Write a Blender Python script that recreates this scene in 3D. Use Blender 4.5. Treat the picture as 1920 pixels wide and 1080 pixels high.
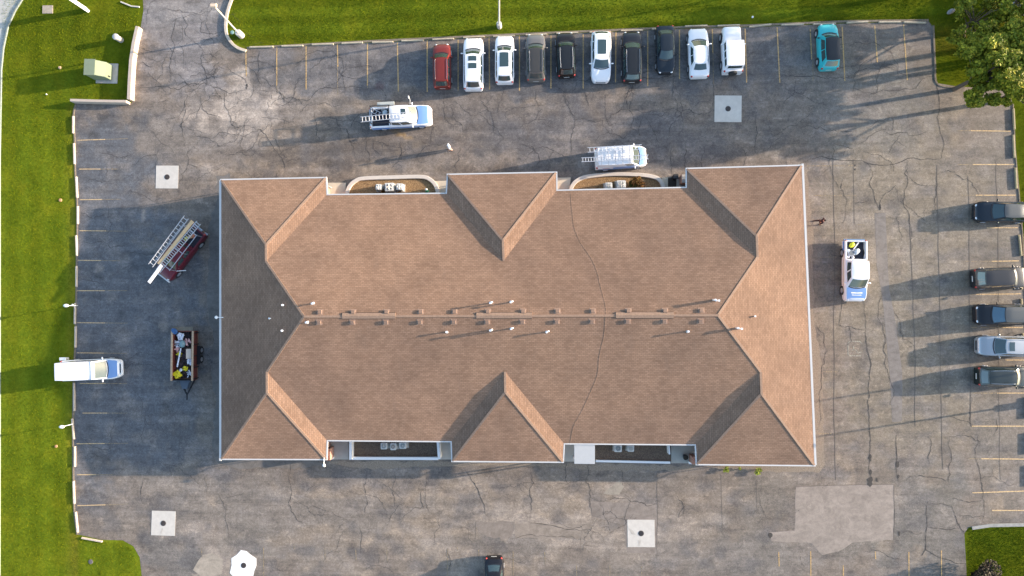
import bpy, bmesh, math, random
import numpy as np
from mathutils import Vector, Matrix, noise
from mathutils.geometry import delaunay_2d_cdt
R = math.radians
random.seed(7)
for o in list(bpy.data.objects): bpy.data.objects.remove(o)
S = bpy.context.scene
# ---------------------------------------------------------------- camera, sky, sun, exposure
F, HC = 1200.0, 60.0
W_z = -Vector((40, -35, -F)).normalized()
W_x = (Vector((1, 0, 0)) - Vector((1, 0, 0)).dot(W_z) * W_z).normalized()
W_y = W_z.cross(W_x)
M3 = Matrix((W_x, W_y, W_z))
cam_d = bpy.data.cameras.new('camera'); cam = bpy.data.objects.new('camera', cam_d)
S.collection.objects.link(cam)
cam_d.sensor_width = 36; cam_d.lens = 36 * F / 1920; cam_d.clip_end = 3000; cam_d.clip_start = 0.5
cam.matrix_world = Matrix.Translation((0, 0, HC)) @ M3.to_4x4()
S.camera = cam
SUN_EL, SUN_AZ = 11.3, 9.3           # azimuth: degrees from +X towards +Y
w = bpy.data.worlds.new("World"); S.world = w; w.use_nodes = True
nt = w.node_tree; nt.nodes.clear()
sky = nt.nodes.new('ShaderNodeTexSky'); sky.sky_type = 'NISHITA'; sky.sun_disc = False
sky.sun_elevation = R(SUN_EL); sky.sun_rotation = R(90 - SUN_AZ)
sky.air_density = 1.0; sky.dust_density = 1.6; sky.ozone_density = 1.4
bgn = nt.nodes.new('ShaderNodeBackground'); bgn.inputs[1].default_value = 0.15
ow = nt.nodes.new('ShaderNodeOutputWorld')
nt.links.new(sky.outputs[0], bgn.inputs[0]); nt.links.new(bgn.outputs[0], ow.inputs[0])
sl = bpy.data.lights.new('sun', 'SUN'); sl.energy = 4.0; sl.angle = R(0.6); sl.color = (1.0, 0.83, 0.66)
so = bpy.data.objects.new('sun', sl); S.collection.objects.link(so)
sd = Vector((math.cos(R(SUN_EL)) * math.cos(R(SUN_AZ)), math.cos(R(SUN_EL)) * math.sin(R(SUN_AZ)), math.sin(R(SUN_EL))))
so.rotation_euler = sd.to_track_quat('Z', 'Y').to_euler(); so.location = (60, 10, 30)
S.view_settings.view_transform = 'Standard'; S.view_settings.look = 'None'
S.view_settings.exposure = 1.80; S.view_settings.gamma = 1
# ---------------------------------------------------------------- helpers
def P(px, py, z=0.0):
    d = M3 @ Vector((px - 960, 540 - py, -F))
    t = (z - HC) / d.z
    return Vector((d.x * t, d.y * t, z))
def XY(px, py, z=0.0):
    p = P(px, py, z); return (p.x, p.y)
def tag(o, label=None, cat=None, group=None, kind=None):
    if label: o['label'] = label
    if cat: o['category'] = cat
    if group: o['group'] = group
    if kind: o['kind'] = kind
    return o
def empty(name, loc, rz=0.0, label=None, cat=None, group=None, parent=None):
    o = bpy.data.objects.new(name, None); S.collection.objects.link(o)
    o.location = loc; o.rotation_euler = (0, 0, rz); o.empty_display_size = .2
    if parent: o.parent = parent
    return tag(o, label, cat, group)
def copy_tree(o, parent=None):
    c = o.copy(); S.collection.objects.link(c)
    if parent: c.parent = parent
    for ch in list(o.children): copy_tree(ch, c)
    return c
class MB:
    def __init__(s): s.v = []; s.f = []
    def add(s, vs, fs):
        n = len(s.v); s.v += [tuple(q) for q in vs]; s.f += [tuple(n + i for i in f) for f in fs]; return s
    def box(s, x0, x1, y0, y1, z0, z1, rz=0, c=None, taper=0.0):
        t = taper
        vs = [(x0, y0, z0), (x1, y0, z0), (x1, y1, z0), (x0, y1, z0), (x0 + t, y0 + t, z1), (x1 - t, y0 + t, z1), (x1 - t, y1 - t, z1), (x0 + t, y1 - t, z1)]
        if rz:
            c = c or ((x0 + x1) / 2, (y0 + y1) / 2); ca, sa = math.cos(rz), math.sin(rz)
            vs = [(c[0] + (x - c[0]) * ca - (y - c[1]) * sa, c[1] + (x - c[0]) * sa + (y - c[1]) * ca, z) for x, y, z in vs]
        return s.add(vs, [(0, 3, 2, 1), (4, 5, 6, 7), (0, 1, 5, 4), (1, 2, 6, 5), (2, 3, 7, 6), (3, 0, 4, 7)])
    def tube(s, pts, r, n=8, caps=True):
        pts = [Vector(p) for p in pts]; rs = r if isinstance(r, (list, tuple)) else [r] * len(pts)
        base = len(s.v)
        for i, p in enumerate(pts):
            d = (pts[min(i + 1, len(pts) - 1)] - pts[max(i - 1, 0)]).normalized()
            a = d.cross(Vector((0, 0, 1))); a = d.cross(Vector((1, 0, 0))) if a.length < .05 else a
            a.normalize(); b = d.cross(a)
            for k in range(n):
                th = 2 * math.pi * k / n
                s.v.append(tuple(p + (a * math.cos(th) + b * math.sin(th)) * rs[i]))
        for i in range(len(pts) - 1):
            for k in range(n):
                s.f.append((base + i * n + k, base + i * n + (k + 1) % n, base + (i + 1) * n + (k + 1) % n, base + (i + 1) * n + k))
        if caps:
            s.f.append(tuple(base + k for k in range(n))[::-1]); s.f.append(tuple(base + (len(pts) - 1) * n + k for k in range(n)))
        return s
    def beam(s, a, b, w_, h_):
        a = Vector(a); b = Vector(b); d = (b - a).normalized()
        u = d.cross(Vector((0, 0, 1))); u = Vector((1, 0, 0)) if u.length < .05 else u.normalized()
        v = u.cross(d)
        vs = [p + u * (i * w_ / 2) + v * (j * h_ / 2) for p in (a, b) for i, j in ((-1, -1), (1, -1), (1, 1), (-1, 1))]
        return s.add(vs, [(0, 1, 2, 3), (7, 6, 5, 4), (0, 4, 5, 1), (1, 5, 6, 2), (2, 6, 7, 3), (3, 7, 4, 0)])
    def prism(s, poly, z0, z1, inset=0):
        n = len(poly)
        a = sum(poly[i][0] * poly[(i + 1) % n][1] - poly[(i + 1) % n][0] * poly[i][1] for i in range(n))
        if a < 0: poly = poly[::-1]
        vs = [(x, y, z0) for x, y in poly] + [(x, y, z1) for x, y in poly]
        return s.add(vs, [tuple(range(n))[::-1], tuple(range(n, 2 * n))] + [(i, (i + 1) % n, (i + 1) % n + n, i + n) for i in range(n)])
    def sheet(s, poly, z):
        n = len(poly)
        a = sum(poly[i][0] * poly[(i + 1) % n][1] - poly[(i + 1) % n][0] * poly[i][1] for i in range(n))
        if a < 0: poly = poly[::-1]
        return s.add([(x, y, z) for x, y in poly], [tuple(range(n))])
    def ribbon(s, pts, w_, z):
        pts = [Vector((p[0], p[1])) for p in pts]; ws = w_ if isinstance(w_, list) else [w_] * len(pts)
        n0 = len(s.v)
        for i, p in enumerate(pts):
            d = (pts[min(i + 1, len(pts) - 1)] - pts[max(i - 1, 0)]); d.normalize()
            q = Vector((-d.y, d.x)) * ws[i] / 2
            s.v.append((p.x - q.x, p.y - q.y, z)); s.v.append((p.x + q.x, p.y + q.y, z))
        for i in range(len(pts) - 1):
            k = n0 + 2 * i; s.f.append((k, k + 2, k + 3, k + 1))
        return s
    def grid(s, fn, nu, nv):
        base = len(s.v)
        for j in range(nv + 1):
            for i in range(nu + 1): s.v.append(tuple(fn(i / nu, j / nv)))
        for j in range(nv):
            for i in range(nu):
                a = base + j * (nu + 1) + i; s.f.append((a, a + 1, a + nu + 2, a + nu + 1))
        return s
    def ball(s, c, r, n=10, m=6, sq=(1, 1, 1)):
        base = len(s.v); c = Vector(c)
        for j in range(1, m):
            ph = math.pi * j / m
            for i in range(n):
                th = 2 * math.pi * i / n
                s.v.append((c.x + r * sq[0] * math.sin(ph) * math.cos(th), c.y + r * sq[1] * math.sin(ph) * math.sin(th), c.z + r * sq[2] * math.cos(ph)))
        s.v.append((c.x, c.y, c.z + r * sq[2])); s.v.append((c.x, c.y, c.z - r * sq[2])); t = len(s.v) - 2
        for j in range(m - 2):
            for i in range(n):
                a = base + j * n + i; b = base + j * n + (i + 1) % n
                s.f.append((a, a + n, b + n, b))
        for i in range(n):
            s.f.append((t, base + i, base + (i + 1) % n)); s.f.append((t + 1, base + (m - 2) * n + (i + 1) % n, base + (m - 2) * n + i))
        return s
    def build(s, name, m, parent=None, smooth=0, bevel=0, fix=True):
        me = bpy.data.meshes.new(name); me.from_pydata(s.v, [], s.f); me.validate()
        if fix or bevel:
            bm = bmesh.new(); bm.from_mesh(me)
            if fix == 'weld': bmesh.ops.remove_doubles(bm, verts=bm.verts, dist=1e-4)
            if fix: bmesh.ops.recalc_face_normals(bm, faces=bm.faces)
            if bevel: bmesh.ops.bevel(bm, geom=[e for e in bm.edges if e.is_manifold and e.calc_face_angle(0) > .5], offset=bevel, segments=2, affect='EDGES')
            bm.to_mesh(me); bm.free()
        if smooth:
            me.shade_smooth(); me.set_sharp_from_angle(angle=R(smooth))
        me.materials.append(m)
        o = bpy.data.objects.new(name, me); S.collection.objects.link(o)
        if parent: o.parent = parent
        return o
_m = {}
def mat(name, col, rough=.6, metal=0, spec=.5, var=0.0, vs=3.0, bump=0.0, bs=30.0, coat=0.0, emit=0, col2=None, alpha=None):
    if name in _m: return _m[name]
    m = bpy.data.materials.new(name); m.use_nodes = True; t = m.node_tree; b = t.nodes['Principled BSDF']
    b.inputs['Roughness'].default_value = rough; b.inputs['Metallic'].default_value = metal
    b.inputs['Specular IOR Level'].default_value = spec
    if coat: b.inputs['Coat Weight'].default_value = coat; b.inputs['Coat Roughness'].default_value = .04
    c = (*col, 1)
    tc = t.nodes.new('ShaderNodeTexCoord')
    if var or col2:
        n = t.nodes.new('ShaderNodeTexNoise'); n.inputs['Scale'].default_value = vs; n.inputs['Detail'].default_value = 6; n.inputs['Roughness'].default_value = .65
        t.links.new(tc.outputs['Object'], n.inputs['Vector'])
        cr = t.nodes.new('ShaderNodeValToRGB'); cr.color_ramp.elements[0].position = .3; cr.color_ramp.elements[1].position = .7
        c2 = col2 or tuple(x * (1 + var) for x in col); c1 = col if col2 else tuple(x * (1 - var) for x in col)
        cr.color_ramp.elements[0].color = (*c1, 1); cr.color_ramp.elements[1].color = (*c2, 1)
        t.links.new(n.outputs['Fac'], cr.inputs['Fac']); t.links.new(cr.outputs['Color'], b.inputs['Base Color'])
    else: b.inputs['Base Color'].default_value = c
    if bump:
        n2 = t.nodes.new('ShaderNodeTexNoise'); n2.inputs['Scale'].default_value = bs; n2.inputs['Detail'].default_value = 4
        t.links.new(tc.outputs['Object'], n2.inputs['Vector'])
        bp = t.nodes.new('ShaderNodeBump'); bp.inputs['Strength'].default_value = bump; bp.inputs['Distance'].default_value = .03
        t.links.new(n2.outputs['Fac'], bp.inputs['Height']); t.links.new(bp.outputs['Normal'], b.inputs['Normal'])
    _m[name] = m; return m
class NG:
    """tiny node-graph helper"""
    def __init__(s, name):
        s.m = bpy.data.materials.new(name); s.m.use_nodes = True; s.t = s.m.node_tree; s.b = s.t.nodes['Principled BSDF']
        s.tc = s.t.nodes.new('ShaderNodeTexCoord')
    def L(s, a, b): s.t.links.new(a, b)
    def inp(s, sock, v):
        if isinstance(v, (int, float)): sock.default_value = v
        elif isinstance(v, tuple): sock.default_value = (*v, 1) if len(v) == 3 and sock.type == 'RGBA' else v
        else: s.L(v, sock)
    def mapping(s, scale=(1, 1, 1), src=None):
        n = s.t.nodes.new('ShaderNodeMapping'); n.inputs['Scale'].default_value = scale
        s.L(src or s.tc.outputs['Object'], n.inputs['Vector']); return n.outputs[0]
    def noise(s, scale, vec=None, detail=5, rough=.6, dist=0):
        n = s.t.nodes.new('ShaderNodeTexNoise'); n.inputs['Scale'].default_value = scale; n.inputs['Detail'].default_value = detail
        n.inputs['Roughness'].default_value = rough; n.inputs['Distortion'].default_value = dist
        s.L(vec or s.tc.outputs['Object'], n.inputs['Vector']); return n.outputs['Fac']
    def ramp(s, fac, pts):
        n = s.t.nodes.new('ShaderNodeValToRGB'); e = n.color_ramp.elements
        while len(e) < len(pts): e.new(.5)
        for el, (p, c) in zip(e, pts): el.position = p; el.color = (c, c, c, 1) if isinstance(c, (int, float)) else (*c, 1)
        s.L(fac, n.inputs['Fac']); return n.outputs['Color']
    def mix(s, fac, a, b, mode='MIX'):
        n = s.t.nodes.new('ShaderNodeMix'); n.data_type = 'RGBA'; n.blend_type = mode
        s.inp(n.inputs[0], fac); s.inp(n.inputs[6], a); s.inp(n.inputs[7], b); return n.outputs[2]
    def math(s, op, a, b=0.0):
        n = s.t.nodes.new('ShaderNodeMath'); n.operation = op; s.inp(n.inputs[0], a); s.inp(n.inputs[1], b); return n.outputs[0]
    def attr(s, name):
        n = s.t.nodes.new('ShaderNodeAttribute'); n.attribute_name = name; return n.outputs['Color']
    def voro(s, scale, vec=None, feature='F1'):
        n = s.t.nodes.new('ShaderNodeTexVoronoi'); n.feature = feature; n.inputs['Scale'].default_value = scale
        s.L(vec or s.tc.outputs['Object'], n.inputs['Vector']); return n
    def bump(s, h, strength=.3, dist=.03):
        n = s.t.nodes.new('ShaderNodeBump'); n.inputs['Strength'].default_value = strength; n.inputs['Distance'].default_value = dist
        s.L(h, n.inputs['Height']); s.L(n.outputs[0], s.b.inputs['Normal'])
    def out(s, col, rough=.8, spec=.3):
        s.inp(s.b.inputs['Base Color'], col); s.inp(s.b.inputs['Roughness'], rough); s.b.inputs['Specular IOR Level'].default_value = spec
        return s.m
def mat_asphalt():
    g = NG('asphalt'); base = g.attr('tone')
    n1 = g.ramp(g.noise(.55, detail=7, rough=.68), [(.3, .80), (.5, 1.0), (.72, 1.22)])
    n2 = g.ramp(g.noise(5, detail=6, rough=.8), [(.25, .66), (.5, 1.0), (.75, 1.38)])
    n3 = g.ramp(g.noise(13, detail=4, rough=.85), [(.28, .55), (.5, 1.0), (.72, 1.50)])
    st = g.ramp(g.noise(1.0, g.mapping((.10, 1.5, 1)), detail=5, rough=.65), [(.3, .80), (.7, 1.20)])
    c = g.mix(1, base, n1, 'MULTIPLY'); c = g.mix(1, c, n2, 'MULTIPLY'); c = g.mix(1, c, n3, 'MULTIPLY'); c = g.mix(1, c, st, 'MULTIPLY')
    nb = g.noise(1.15, g.mapping((.75, 1.2, 1)), detail=9, rough=.74, dist=.4)
    c = g.mix(g.math('MULTIPLY', g.ramp(nb, [(.555, 0), (.62, 1)]), .42), c, g.mix(1, c, (1.75, 1.70, 1.62), 'MULTIPLY'))
    nd = g.noise(.9, g.mapping((.8, 1.1, 1.0)), detail=9, rough=.72, dist=.6)
    c = g.mix(g.math('MULTIPLY', g.ramp(nd, [(.39, 1), (.455, 0)]), .55), c, g.mix(1, c, (.60, .60, .62), 'MULTIPLY'))
    c = g.mix(1, c, g.ramp(g.noise(2.6, detail=6, rough=.8), [(.3, .74), (.5, 1.0), (.7, 1.28)]), 'MULTIPLY')
    # fine map cracking baked into the old surface
    dv = g.t.nodes.new('ShaderNodeMix'); dv.data_type = 'VECTOR'; dv.inputs[0].default_value = .22
    nz = g.t.nodes.new('ShaderNodeTexNoise'); nz.inputs['Scale'].default_value = .9; nz.inputs['Detail'].default_value = 6
    g.L(g.tc.outputs['Object'], nz.inputs['Vector']); g.L(g.tc.outputs['Object'], dv.inputs[4])
    sc = g.t.nodes.new('ShaderNodeVectorMath'); sc.operation = 'SCALE'; sc.inputs[3].default_value = 9; g.L(nz.outputs['Color'], sc.inputs[0])
    g.L(sc.outputs[0], dv.inputs[5])
    vo = g.voro(.42, dv.outputs[1], 'DISTANCE_TO_EDGE'); ed = g.ramp(vo.outputs['Distance'], [(.0, 1), (.012, 0.0)])
    msk = g.ramp(g.noise(.16, detail=2), [(.42, 0), (.60, 1)])
    f = g.math('MULTIPLY', g.math('MULTIPLY', ed, msk), .28)
    c = g.mix(f, c, (.06, .055, .055))
    vp = g.voro(1.3); sp = g.ramp(vp.outputs['Distance'], [(.02, 1), (.05, 0)])
    g.bump(g.noise(34, detail=3), .22, .015)
    return g.out(c, .78, .35)
def mat_grass():
    g = NG('grass_lawn')
    a = g.noise(.35, detail=5, rough=.6); b = g.noise(3.2, detail=6, rough=.72); c = g.noise(16, detail=4, rough=.8)
    col = g.ramp(a, [(.3, (.074, .106, .008)), (.5, (.098, .130, .009)), (.72, (.138, .158, .011))])
    col = g.mix(1, col, g.ramp(b, [(.25, .72), (.5, 1.0), (.75, 1.28)]), 'MULTIPLY')
    col = g.mix(1, col, g.ramp(c, [(.28, .70), (.5, 1.0), (.74, 1.34)]), 'MULTIPLY')
    st = g.attr('tone'); col = g.mix(1, col, st, 'MULTIPLY')
    g.bump(c, .6, .05)
    return g.out(col, .85, .0)
def mat_shingle(name, tint=1.0):
    g = NG(name)
    uv = g.tc.outputs['UV']
    br = g.t.nodes.new('ShaderNodeTexBrick'); br.inputs['Scale'].default_value = 1; br.inputs['Brick Width'].default_value = .33; br.inputs['Row Height'].default_value = .16
    br.inputs['Mortar Size'].default_value = .014; br.inputs['Mortar Smooth'].default_value = .6; br.inputs['Bias'].default_value = 0
    br.inputs['Color1'].default_value = (.242 * tint, .151 * tint, .103 * tint, 1); br.inputs['Color2'].default_value = (.304 * tint, .195 * tint, .136 * tint, 1)
    br.inputs['Mortar'].default_value = (.140 * tint, .086 * tint, .062 * tint, 1); g.L(uv, br.inputs['Vector'])
    c = br.outputs['Color']
    c = g.mix(1, c, g.ramp(g.noise(.28, uv, detail=6, rough=.65), [(.3, .86), (.7, 1.12)]), 'MULTIPLY'); c = g.mix(1, c, g.ramp(g.noise(.07, uv, detail=4, rough=.55), [(.35, (.88, .89, .91)), (.65, (1.08, 1.07, 1.04))]), 'MULTIPLY')
    c = g.mix(g.ramp(g.noise(.55, g.mapping((1.4, .35, 1), uv), detail=6, rough=.7, dist=.6), [(.58, 0), (.75, .5)]), c, (.20 * tint, .135 * tint, .10 * tint))
    c = g.mix(1, c, g.ramp(g.noise(1.0, g.mapping((.8, 4.5, 1), uv), detail=4), [(.3, .92), (.7, 1.07)]), 'MULTIPLY')
    c = g.mix(1, c, g.ramp(g.noise(14, uv, detail=3, rough=.8), [(.3, .80), (.7, 1.20)]), 'MULTIPLY')
    n = g.t.nodes.new('ShaderNodeBump'); n.inputs['Strength'].default_value = .15; n.inputs['Distance'].default_value = .01
    g.b.inputs['Diffuse Roughness'].default_value = .45; g.L(br.outputs['Fac'], n.inputs['Height']); n.invert = True; g.L(n.outputs[0], g.b.inputs['Normal'])
    return g.out(c, .9, .2)
def mat_brick():
    g = NG('brick_wall')
    br = g.t.nodes.new('ShaderNodeTexBrick'); br.inputs['Scale'].default_value = 1; br.inputs['Brick Width'].default_value = .22; br.inputs['Row Height'].default_value = .075
    br.inputs['Mortar Size'].default_value = .008
    br.inputs['Color1'].default_value = (.30, .12, .08, 1); br.inputs['Color2'].default_value = (.40, .19, .13, 1); br.inputs['Mortar'].default_value = (.42, .38, .34, 1)
    # use x+y along the wall, z up
    sp = g.t.nodes.new('ShaderNodeSeparateXYZ'); g.L(g.tc.outputs['Object'], sp.inputs[0]); cb = g.t.nodes.new('ShaderNodeCombineXYZ')
    g.L(g.math('ADD', sp.outputs[0], sp.outputs[1]), cb.inputs[0]); g.L(sp.outputs[2], cb.inputs[1]); g.L(cb.outputs[0], br.inputs['Vector'])
    return g.out(br.outputs['Color'], .85, .2)
ASPH = mat_asphalt(); GRASS = mat_grass(); SHING = mat_shingle('roof_shingles'); BRICK = mat_brick()
CONC = mat('concrete', (.40, .37, .33), .85, var=.16, vs=2.5, bump=.15)
CONCW = mat('white_concrete', (.49, .46, .42), .8, var=.10, vs=2, bump=.1)
CURB = mat('curb_concrete', (.50, .42, .34), .85, var=.18, vs=4, bump=.15)
WHITE = mat('white_paint', (.78, .78, .78), .5)
GUTTER = mat('white_gutter', (.50, .50, .50), .5)
DARKM = mat('dark_metal', (.03, .03, .035), .5, .6)
GALV = mat('galvanised', (.55, .56, .58), .4, .7)
ALU = mat('aluminium', (.60, .61, .64), .4, .5)
RUB = mat('tyre_rubber', (.02, .02, .021), .85)
GLASS = mat('car_glass', (.035, .060, .062), .05, spec=1.0, coat=.6)
GLASSL = mat('pale_windscreen', (.075, .095, .085), .08, spec=.8, coat=.4)
CHROME = mat('chrome', (.7, .7, .7), .12, 1)
LAMPC = mat('headlamp_lens', (.75, .76, .78), .1, .2, coat=1)
REDL = mat('tail_lamp_red', (.42, .02, .015), .15, coat=1)
BLACKP = mat('black_plastic', (.022, .022, .024), .5)
SKIN = mat('skin', (.50, .30, .21), .55)
# ---------------------------------------------------------------- ground, lot, lawns
def inside(poly, x, y):
    c = False; n = len(poly); j = n - 1
    for i in range(n):
        xi, yi = poly[i]; xj, yj = poly[j]
        if (yi > y) != (yj > y) and x < (xj - xi) * (y - yi) / (yj - yi) + xi: c = not c
        j = i
    return c
def fine_sheet(name, polypx, z, step, m, tonefn):
    poly = [XY(*p) for p in polypx]
    a = sum(poly[i][0] * poly[(i + 1) % len(poly)][1] - poly[(i + 1) % len(poly)][0] * poly[i][1] for i in range(len(poly)))
    if a < 0: poly = poly[::-1]
    # subdivide edges
    bp = []
    for i in range(len(poly)):
        p, q = Vector(poly[i]), Vector(poly[(i + 1) % len(poly)]); k = max(1, int((q - p).length / step))
        for j in range(k): bp.append(p.lerp(q, j / k))
    xs = [p[0] for p in poly]; ys = [p[1] for p in poly]
    pts = list(bp); x = min(xs) + step / 2
    while x < max(xs):
        y = min(ys) + step / 2
        while y < max(ys):
            if inside(poly, x, y): pts.append(Vector((x + random.uniform(-.1, .1) * step, y + random.uniform(-.1, .1) * step)))
            y += step
        x += step
    r = delaunay_2d_cdt(pts, [], [list(range(len(bp)))], 1, 1e-5)
    me = bpy.data.meshes.new(name); me.from_pydata([(v.x, v.y, z) for v in r[0]], [], [tuple(f) for f in r[2]])
    V = np.array([(v.x, v.y) for v in r[0]])
    col = tonefn(V)
    at = me.color_attributes.new('tone', 'FLOAT_COLOR', 'POINT')
    buf = np.ones((len(V), 4), dtype=np.float32); buf[:, :3] = col
    at.data.foreach_set('color', buf.ravel()); me.materials.append(m)
    bm = bmesh.new(); bm.from_mesh(me)
    for f in bm.faces:
        if f.normal.z < 0: f.normal_flip()
    bm.to_mesh(me); bm.free()
    o = bpy.data.objects.new(name, me); S.collection.objects.link(o); o['kind'] = 'structure'; return o
# inverse map: world (z=0) -> pixel, vectorised
Minv = np.array(M3.transposed())
def to_px(V):
    d = np.column_stack([V[:, 0], V[:, 1], np.full(len(V), -HC)]) @ Minv.T
    return np.column_stack([960 + d[:, 0] / -d[:, 2] * F, 540 - d[:, 1] / -d[:, 2] * F])
rngn = np.random.RandomState(5)
def vnoise(x, y, seed=0):
    r = np.random.RandomState(seed); T = r.rand(256, 256)
    xi = np.floor(x).astype(int); yi = np.floor(y).astype(int); fx = x - xi; fy = y - yi
    fx = fx * fx * (3 - 2 * fx); fy = fy * fy * (3 - 2 * fy)
    g = lambda a, b: T[a % 256, b % 256]
    return (g(xi, yi) * (1 - fx) + g(xi + 1, yi) * fx) * (1 - fy) + (g(xi, yi + 1) * (1 - fx) + g(xi + 1, yi + 1) * fx) * fy
def fbm(x, y, seed=0, o=4):
    return sum(vnoise(x * 2 ** i, y * 2 ** i, seed + i) * .5 ** i for i in range(o)) / sum(.5 ** i for i in range(o))
# asphalt tones (albedo), placed by regions of the lot
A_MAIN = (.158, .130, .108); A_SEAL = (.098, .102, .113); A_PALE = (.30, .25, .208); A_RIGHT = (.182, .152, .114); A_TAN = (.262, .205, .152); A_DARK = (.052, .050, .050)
BLOBS = [ # px, py, rx, ry, rot deg, colour, amount
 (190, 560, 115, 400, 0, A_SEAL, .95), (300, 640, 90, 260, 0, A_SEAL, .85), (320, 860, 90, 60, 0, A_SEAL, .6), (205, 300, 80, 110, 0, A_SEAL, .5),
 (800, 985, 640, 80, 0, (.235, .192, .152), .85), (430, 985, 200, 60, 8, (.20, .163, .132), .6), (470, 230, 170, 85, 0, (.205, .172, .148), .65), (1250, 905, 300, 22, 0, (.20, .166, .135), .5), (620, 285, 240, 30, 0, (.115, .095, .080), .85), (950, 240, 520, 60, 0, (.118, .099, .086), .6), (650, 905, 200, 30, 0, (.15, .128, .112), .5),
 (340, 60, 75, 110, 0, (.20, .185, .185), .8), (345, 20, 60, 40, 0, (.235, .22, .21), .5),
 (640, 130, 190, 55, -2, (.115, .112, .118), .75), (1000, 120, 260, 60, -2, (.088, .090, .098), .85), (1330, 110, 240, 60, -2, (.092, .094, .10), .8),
 (432, 212, 92, 60, 5, (.30, .25, .21), .9), (446, 214, 72, 52, 0, (.40, .335, .28), .85), (560, 250, 90, 40, 0, A_TAN, .35), (640, 185, 60, 20, 0, A_TAN, .5),
 (900, 215, 220, 45, 0, (.125, .107, .095), .7), (1120, 270, 260, 55, 0, (.098, .097, .105), .65), (1400, 250, 160, 40, 0, (.17, .15, .13), .4),
 (330, 270, 70, 45, 0, (.20, .175, .155), .55), (420, 322, 60, 18, -6, A_TAN, .7), (740, 322, 100, 12, 0, A_TAN, .55), (1240, 318, 70, 12, 5, A_TAN, .45),
 (1700, 500, 190, 420, 0, A_RIGHT, .8), (1880, 600, 60, 420, 0, (.135, .122, .104), .5), (1620, 200, 150, 90, 0, (.150, .14, .125), .6),
 (420, 940, 130, 60, 15, (.22, .185, .15), .6), (520, 960, 300, 90, 0, (.168, .146, .128), .7), (730, 920, 240, 16, 0, A_TAN, .55), (640, 1010, 260, 14, 0, A_TAN, .4), (900, 985, 200, 20, 0, A_TAN, .4),
 (400, 1060, 70, 34, -20, A_PALE, .7), (372, 1005, 30, 16, 20, A_PALE, .5), (990, 968, 130, 14, 2, A_PALE, .5), (1010, 985, 130, 20, 0, A_PALE, .55), (1130, 950, 90, 50, 0, A_TAN, .45),
 (1180, 1000, 130, 60, 0, (.225, .19, .162), .6), (1270, 985, 70, 14, 8, A_PALE, .35), (810, 1012, 22, 7, 0, A_PALE, .8), (1150, 915, 22, 10, 0, A_PALE, .7), (1040, 965, 70, 6, 0, A_TAN, .5),
 (1420, 960, 60, 130, 0, (.140, .127, .112), .5), (1350, 1050, 200, 40, 0, (.15, .135, .122), .5), (1240, 940, 50, 22, 0, (.15, .13, .118), .4), (1395, 925, 28, 8, -10, A_TAN, .5),
 (197, 216, 22, 9, 0, A_DARK, .8), (175, 252, 13, 8, 0, A_DARK, .7), (228, 332, 10, 12, 0, A_DARK, .5), (310, 767, 9, 14, 0, A_DARK, .6), (182, 512, 12, 8, 0, A_DARK, .5), (228, 400, 8, 8, 0, A_DARK, .4),
 (312, 603, 14, 12, 0, A_PALE, .45), (335, 570, 8, 20, 0, A_PALE, .4), (268, 405, 3, 16, 0, A_PALE, .6), (177, 495, 9, 12, 0, A_PALE, .4), (1782, 228, 9, 12, 0, A_DARK, .6), (948, 1010, 14, 6, 20, A_DARK, .7),
 (850, 905, 10, 9, 0, A_DARK, .4), (780, 900, 7, 6, 0, A_DARK, .35), (960, 1025, 90, 22, 0, (.12, .112, .108), .5), (300, 955, 22, 22, 0, (.10, .098, .1), .5), (320, 1040, 70, 35, 0, (.12, .115, .112), .6),
 (1585, 1000, 70, 30, 0, (.145, .137, .122), .4), (1750, 1000, 90, 120, 0, (.125, .121, .112), .6), (1445, 400, 90, 40, 0, A_RIGHT, .3), (1535, 345, 22, 22, 0, (.22, .19, .16), .5), (1456, 292, 16, 6, 0, A_PALE, .5),
 (1560, 232, 20, 6, 30, A_TAN, .6), (752, 262, 14, 7, 30, (.33, .20, .06), .7), (702, 148, 12, 6, 0, A_PALE, .5), (712, 158, 10, 5, 0, (.10, .05, .05), .5), (398, 940, 22, 8, 35, A_TAN, .6), (460, 1016, 60, 40, 0, (.2, .175, .15), .5)]
_rd = random.Random(2)
for i_ in range(21): BLOBS.append((490 + i_ * 59.5 + _rd.uniform(-5, 5), 112 + _rd.uniform(-14, 14), _rd.uniform(3.5, 7), _rd.uniform(6, 14), 0, A_DARK, _rd.uniform(.2, .55)))
for i_ in range(13): BLOBS.append((185 + _rd.uniform(-14, 14), 290 + i_ * 57 + _rd.uniform(-5, 5), _rd.uniform(6, 13), _rd.uniform(3.5, 7), 0, A_DARK, _rd.uniform(.2, .5)))
for i_ in range(12): BLOBS.append((1850 + _rd.uniform(-14, 14), 277 + i_ * 61.5 + _rd.uniform(-5, 5), _rd.uniform(6, 13), _rd.uniform(3.5, 7), 0, A_DARK, _rd.uniform(.2, .45)))
for i_ in range(60): BLOBS.append((_rd.uniform(280, 1500), _rd.choice((_rd.uniform(180, 320), _rd.uniform(890, 1070))), _rd.uniform(12, 60), _rd.uniform(4, 14), _rd.uniform(-6, 6), _rd.choice((A_TAN, A_PALE, (.10, .09, .082), (.11, .10, .095))), _rd.uniform(.2, .5)))
for i_ in range(40): BLOBS.append((_rd.uniform(1540, 1900), _rd.uniform(180, 1050), _rd.uniform(5, 16), _rd.uniform(12, 60), _rd.uniform(-5, 5), _rd.choice((A_TAN, (.12, .105, .09), (.20, .172, .14))), _rd.uniform(.2, .45)))
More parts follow.
